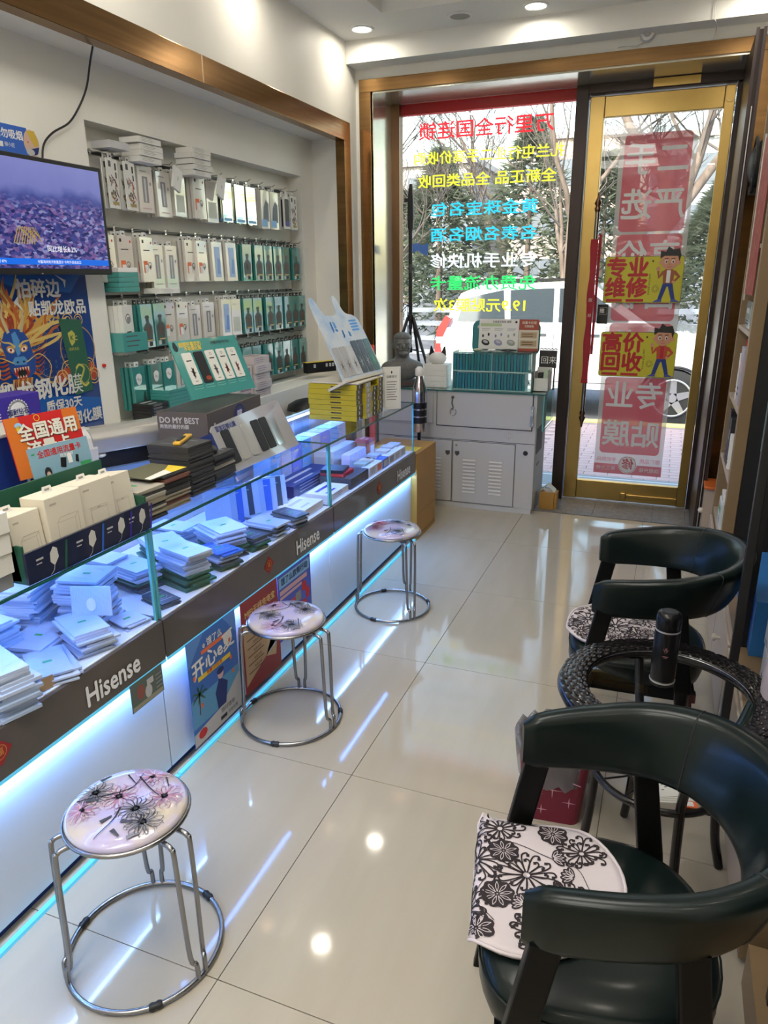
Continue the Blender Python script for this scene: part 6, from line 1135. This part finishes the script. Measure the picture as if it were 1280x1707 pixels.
t = T('wall_fan', 'black round fan head mounted high beside the shelf', 'fan', FR((.34,4.50,2.13), '-x', tilt=0)); G(BLACK).sph((0,0,0),(.11,.12,.07)).out('motor_housing', t); G(BLACK).tube([(.13*cos(2*pi*k/30),.13*sin(2*pi*k/30),.04) for k in range(30)], .008, 6, closed=True).out('guard_ring', t)
for k in range(8): a = pi*k/4; G(BLACK).tube([(0,0,.06),(.13*cos(a),.13*sin(a),.04)], .003, 4).out('guard_wire', t)
G(BLACK).box(-.03,.03,-.14,-.10,-.25,.05).out('bracket', t)
t = T('storage_bin', 'orange plastic lid on a pale bin behind the tall shelf', 'bin', (0,0,0)); G(mat('orange_plastic',(.55,.12,.02),.4)).box(.262,.36,4.40,4.62,.42,.435).out('lid', t, bevel=.004); G(PALEW).box(.270,.35,4.42,4.60,0,.42).out('body', t); G(mat('knob_white',(.6,.55,.45),.3)).sph((.262,4.45,.28),(.018,.016,.016)).out('knob', t)
# dark recess with hanging goods and black posts
S(B(.50, XR, .6, 3.46, .405, 2.6, mat('dark_board', (.012,.012,.013), .5)), 'panel_right')
for i, (x, y, z0, lab) in enumerate(((.262,2.10,0,'black metal post standing between the table and the far armchair'),(.33,2.48,.4055,'black metal post standing on the low drawer cabinet'),(.345,1.36,0,'black metal post behind the nearest armchair'))):
    t = T('rack_post', lab, 'post', (x, y, z0)); G(BLACK).box(-.012,.012,-.012,.012,0,2.6-z0).out('upright', t, bevel=.002); G(BLACK).box(-.022,.022,-.022,.022,0,.006).out('foot_plate', t)
rbox(.36,.46,2.86,3.05,.95,1.24,mat('mint_box',(.12,.36,.31),.4),'mint green carton hanging in the dark recess',deco=LGREY); rbox(.34,.44,2.70,2.82,.93,1.22,mat('mint_box2',(.20,.45,.40),.4),'paler mint carton beside the mint green one',deco=WHITE)
rbox(.34,.50,2.62,2.98,.4055,.57,mat('blue_box',(.03,.16,.42),.4),'blue carton with white lettering on the low cabinet',deco=NAVY); rbox(.34,.48,2.40,2.58,.4055,.60,mat('blue_box',(.03,.16,.42),.4),'second blue carton nearer the black post',deco=NAVY)
rbox(.40,.46,2.66,2.78,.70,.86,PURPLE,'small purple pack hanging above the blue carton',deco=WHITE); rbox(.40,.45,2.58,2.66,.66,.90,WHITE,'white blister pack hanging above the blue carton')
rbox(.36,.44,2.14,2.26,.4055,.52,mat('pale_stuff',(.5,.5,.5),.4),'grey white packet on the low cabinet by the posts'); rbox(.36,.44,2.18,2.28,.521,.60,LGREY,'silver grey packet on the cabinet between the posts')
t = T('fabric_bag', 'pale pink cloth bag hanging at the picture edge beside the table', 'bag', (.36,1.86,.36)); BG = noisy('bag_cloth',(.42,.36,.38),(.30,.26,.29),8,.8,bump=.5); G(BG).loft([[(rx*cos(2*pi*k/24)*(1+.06*sin(5*k)), ry*sin(2*pi*k/24)*(1+.05*cos(4*k)), z) for k in range(24)] for rx, ry, z in ((.03,.05,.05),(.055,.09,.07),(.06,.10,.2),(.05,.09,.33),(.03,.06,.40))]).out('body', t); G(BG).tube(cat([(0,-.05,.40),(0,-.03,.55),(0,.03,.55),(0,.05,.40)]),.006,6).out('handle', t)
# ================================================================== OUTDOORS
PAVE = noisy('pavement_base', (.30,.23,.22), (.26,.21,.20), 4, .8); ASPH = noisy('asphalt', (.15,.15,.16), (.19,.19,.20), 20, .85)
pv = S(B(-12, 9, 5.6, 8.75, -.12, -.052, PAVE), 'ground_pavement')
bm_ = G(noisy('pink_brick', (.42,.28,.26), (.50,.37,.34), 2, .8)).box(0,.194,0,.094,-.052,-.045).mesh('brick'); n = 0
for r in range(29):
    for c in range(10):
        x = -1.2+c*.2+(.1 if r % 2 else 0)
        part(bm_, 'brick', pv, (x, 5.72+r*.1, 0))
kb = S(B(-12, 9, 8.75, 8.95, -.15, -.04, mat('kerb_yellow', (.75,.60,.22), .7)), 'kerb'); S(B(-40, 40, 8.95, 20, -.2, -.12, ASPH), 'ground_road')
t = T('door_mat', 'grey doormat with pale lettering outside the glass door', 'mat', (0,0,0)); G(mat('mat_grey',(.20,.23,.24),.8)).box(-1.0,.35,5.75,6.25,-.045,-.035).out('body', t); g = G(LGREY); g.M = FR((-.3,6.05,-.0345), 'up', spin=pi/2); g.M = Matrix.Translation((-.3,6.0,-.0345)) @ Matrix.Rotation(pi,4,'Z'); g.text('OPTIX', 0,.0,.10,0,bold=.02); g.rect(-.65,-.2,.65,-.17).rect(-.65,.17,.65,.2); g.out('lettering', t)
# white car, side on: rear at the left
CW = mat('car_white', (.62,.64,.66), .18, coat=1); CG = mat('car_glass', (.05,.065,.075), .06, .3); TY = mat('tyre', (.025,.025,.026), .75); RIM = mat('alloy', (.55,.56,.58), .25, .8)
t = T('white_car', 'white estate car parked at the kerb outside, tail towards the tripod', 'car', (0,0,0))
prof_low = [(-2.86,.34),(-2.90,.55),(-2.88,.80),(-2.80,.98),(-1.0,1.02),(-.25,1.02),(.15,.96),(.75,.90),(1.0,.78),(1.04,.45),(.98,.30)]
def arch(cx, r=.40): return [(cx+r*cos(a), .17+r*sin(a)) for a in [radians(d) for d in range(8, 173, 15)]]
outl = prof_low+[(.52,.28)]+[p for p in arch(.07,.38) if p[1] > .28]+[(-.36,.26),(-1.60,.26)]+[p for p in arch(-2.02,.38) if p[1] > .26]+[(-2.45,.30)]
yc = 9.30; G(CW).loft([[(p[0],y,p[1]) for p in outl] for y in (yc,yc+1.72)], smooth=False).out('body', t, bevel=.03, seg=3)
ro = [(-2.78,.97),(-2.72,1.20),(-2.60,1.40),(-2.35,1.50),(-1.2,1.54),(-.95,1.50),(-.30,1.06),(-.15,.99)]
G(CW).loft([[(p[0]+0*k,yc+k+ (.06+ (p[1]-.97)*.25)*(1 if k < .5 else -1),p[1]) for p in ro] for k in (0,1.72)], smooth=False).out('cabin', t, bevel=.03, seg=3)
def sg(pts, n):
    g = G(CG); a = [(p[0], yc+.045+(p[1]-.97)*.25, p[1]) for p in pts]; b = [(p[0], yc+.20+(p[1]-.97)*.25, p[1]) for p in pts]; g.loft([a,b], smooth=False); g.out('side_window', t)
sg([(-2.62,1.06),(-2.55,1.34),(-2.05,1.44),(-2.0,1.06)],0); sg([(-1.93,1.06),(-1.96,1.44),(-1.42,1.46),(-1.40,1.06)],1); sg([(-1.33,1.06),(-1.35,1.46),(-1.02,1.44),(-.48,1.07)],2)
G(CG).loft([[(-.97,yc+.22,1.485),(-.97,yc+1.5,1.485),(-.30,yc+1.6,1.075),(-.30,yc+.12,1.075)],[(-.94,yc+.22,1.49),(-.94,yc+1.5,1.49),(-.27,yc+1.6,1.08),(-.27,yc+.12,1.08)]], smooth=False).out('windscreen', t)
for cx in (.07, -2.02):
    w_ = G(TY).cyl((cx,yc-.02,.20),(cx,yc+.2,.20),.325,.325,40).out('wheel', t, bevel=.02)
    G(mat('wheel_dark',(.03,.03,.03),.5)).cyl((cx,yc-.023,.20),(cx,yc-.018,.20),.215,.215,36).out('rim_well', w_)
    g = G(RIM); g.tube([(cx+.215*cos(2*pi*k/40),yc-.028,.20+.215*sin(2*pi*k/40)) for k in range(40)], .014, 8, closed=True)
    for k in range(5):
        a = 2*pi*k/5+.3; c_, s_ = cos(a), sin(a); g.loft([[(cx+r*c_-w*s_,yc-.034,.20+r*s_+w*c_),(cx+r*c_+w*s_,yc-.034,.20+r*s_-w*c_),(cx+r*c_+w*s_,yc-.018,.20+r*s_-w*c_),(cx+r*c_-w*s_,yc-.018,.20+r*s_+w*c_)] for r, w in ((.02,.05),(.21,.032))], smooth=False)
    g.cyl((cx,yc-.04,.20),(cx,yc-.02,.20),.05,.06,20).out('wheel_rim', w_)
    G(BLACK).tube([(cx+.395*cos(radians(d)),yc-.004,.17+.395*sin(radians(d))) for d in range(5,176,8)], .016, 6).out('arch_lip', t)
g = G(mat('tail_red',(.60,.03,.04),.15,coat=1)); g.loft([[(p[0],y,p[1]) for p in ((-2.80,.62),(-2.83,.80),(-2.76,.94),(-2.69,1.10),(-2.76,1.13),(-2.87,.95),(-2.905,.62))] for y in (yc-.012,yc+.10)], smooth=False).out('tail_light', t)
G(WHITE).box(-2.875,-2.79,yc-.016,yc-.01,.78,.86).out('reverse_light', t); g = G(DGREY); [g.box(x-.003,x+.003,yc-.002,yc+.001,.34,1.0) for x in (-1.98+.0,-1.37,-.30)]; g.box(-1.98,-.3,yc-.002,yc+.001,.335,.341); g.out('door_gap', t)
G(CHROME).box(-1.62,-1.46,yc-.02,yc+.0,.90,.925).box(-.98,-.82,yc-.02,yc,.90,.925).out('door_handle', t); G(CW).sph((-.42,yc-.08,1.06),(.09,.06,.06)).out('side_mirror', t); G(BLACK).box(-2.4,-1.1,yc+.22,yc+.25,1.545,1.575).out('roof_rail', t)
G(mat('head_lamp',(.6,.62,.65),.1)).box(.88,1.03,yc-.005,yc+.1,.66,.80).out('head_lamp', t)
# road side fence, wall and buildings far behind
t = T('road_fence', 'pale horizontal railing across the road behind the car', 'fence', (0,0,0)); FG = mat('fence_grey',(.22,.25,.30),.6)
for k, z in enumerate((.15,.42,.70,.95)): G(FG).box(-11,7,14.0,14.05,z,z+.09).out('rail', t)
for k in range(13): G(FG).box(-11+k*1.5,-10.94+k*1.5,13.98,14.07,-.12,1.1).out('post', t)
t = T('far_wall', 'low pale wall behind the roadside railing', 'wall', (0,0,0)); G(mat('far_wall_c',(.20,.22,.26),.8)).box(-22,16,19,19.3,-.2,1.5).out('body', t); G(mat('far_cap',(.5,.5,.5),.8)).box(-22,16,18.95,19.35,1.5,1.6).out('cap', t)
def building(x0,x1,y,h,m,label,nx,nz):
    t = T('apartment_block', label, 'building', (0,0,0)); G(m).box(x0,x1,y,y+8,-.2,h).out('wall', t); G(LGREY).box(x0-.2,x1+.2,y-.2,y+8,h,h+.3).out('roof_slab', t); wm = G(mat('far_window',(.10,.13,.17),.2)).box(-.8,.8,-.02,.02,0,1.4).mesh('window')
    for i in range(nx):
        for j in range(nz): part(wm, 'window', t, (x0+(i+.5)*(x1-x0)/nx, y, 1.2+j*(h-1)/nz))
building(-21,-11,42,7.5,mat('bld_a',(.38,.38,.38),.8),'pale low apartment block far beyond the trees at the window left',5,3); building(-9.5,-3,46,9,mat('bld_b',(.42,.34,.30),.8),'tan apartment block far behind the evergreen',4,3); building(-2.0,7.5,42,8,mat('bld_c',(.32,.36,.41),.8),'grey block far behind the bare trees beyond the door',5,3)
# trees
BARK = noisy('bark', (.10,.075,.06), (.17,.135,.11), 14, .9, bump=.6, stretch=(1,1,.2)); TWIG = mat('twig', (.12,.10,.085), .8)
def tree(x, y, r, h, label, seed, levels=5, lean=(0,0), spread=.65, fork=2.0):
    R = random.Random(seed); t = T('bare_tree', label, 'tree', (x,y,-.12)); tr = G(BARK); tw = G(TWIG)
    def grow(p, d, L, rad, lv):
        pts = [p]; q = p; dd = d.copy(); n = 3 if lv > 1 else 4
        for i in range(n):
            dd = (dd+Vector((R.uniform(-.18,.18),R.uniform(-.18,.18),R.uniform(-.05,.12)))).normalized(); q = q+dd*L/n; pts.append(q)
        (tr if lv < 2 else tw).tube(pts, [rad*(1-.4*i/n) for i in range(n+1)], 7 if lv < 2 else 3, smooth=lv < 2)
        if lv < levels:
            k = R.choice((3,4)) if lv else 4
            for j in range(k):
                u = R.uniform(.35,1) if j else 1; b = pts[min(n, max(1, int(u*n+.5)))]; a = R.uniform(0,2*pi); v = (dd+Vector((cos(a),sin(a),R.uniform(-.2,.5)))*spread*R.uniform(.7,1.3)).normalized(); grow(b, v, L*R.uniform(.55,.80), rad*.52, lv+1)
    grow(Vector((0,0,0)), Vector((lean[0],lean[1],1)).normalized(), h, r, 0); tr.out('trunk', t, kind='stuff'); tw.out('twigs', t, kind='stuff')
tree(-.48, 11.3, .15, 3.0, 'thick barked bare tree right behind the car beyond the door', 5, 6)
tree(.9, 13.0, .10, 2.4, 'bare tree behind the road seen at the door edge', 8, 6)
tree(-1.75, 13.0, .09, 2.6, 'slim bare tree seen at the upper window corner', 11, 6, lean=(.06,0))
tree(-5.4, 13.2, .09, 2.2, 'thin bare tree at the window side by the tripod', 13, 6)
tree(-3.6, 16.5, .11, 3.0, 'bare tree rising behind the dark evergreen', 17, 6)
NEED = noisy('needles', (.045,.065,.04), (.10,.12,.085), 3, .8)
def fir(x, y, h, w, label, seed, z0=.6, nb=1500):
    R = random.Random(seed); t = T('evergreen_tree', label, 'tree', (x,y,-.12)); G(BARK).tube([(0,0,0),(0,0,h*.9)], [.10,.02], 7).out('trunk', t); g = G(NEED)
    for k in range(nb):
        u = R.random()**.8; z = z0+u*(h-z0); rad = w*(1-u**1.3)*R.uniform(.3,1.0); a = R.uniform(0,2*pi); px, py = rad*cos(a), rad*sin(a); L = R.uniform(.12,.34)
        for m in range(4):
            dx, dy, dz = cos(a)+R.uniform(-.8,.8), sin(a)+R.uniform(-.8,.8), R.uniform(-.6,.6); s = L/sqrt(dx*dx+dy*dy+dz*dz); e = (px+dx*s, py+dy*s, z+dz*s); o = .012+.014*R.random()
            g.add([(px,py,z-o),e,(px,py,z+o)], [(0,1,2)])
    g.out('needles', t, kind='stuff')
fir(-2.9, 15.5, 4.6, 1.8, 'dark evergreen standing behind the lettering near the window middle', 1)
fir(-4.6, 15.0, 4.1, 1.5, 'dark evergreen behind the tripod side of the window', 2); fir(-1.5, 16.0, 4.0, 1.6, 'dark evergreen behind the window post', 3); fir(.6, 15.5, 3.3, 1.5, 'grey green evergreen beyond the glass door', 4)
fir(-6.0, 17.0, 3.6, 1.6, 'dark evergreen at the far window side', 6, nb=1000)
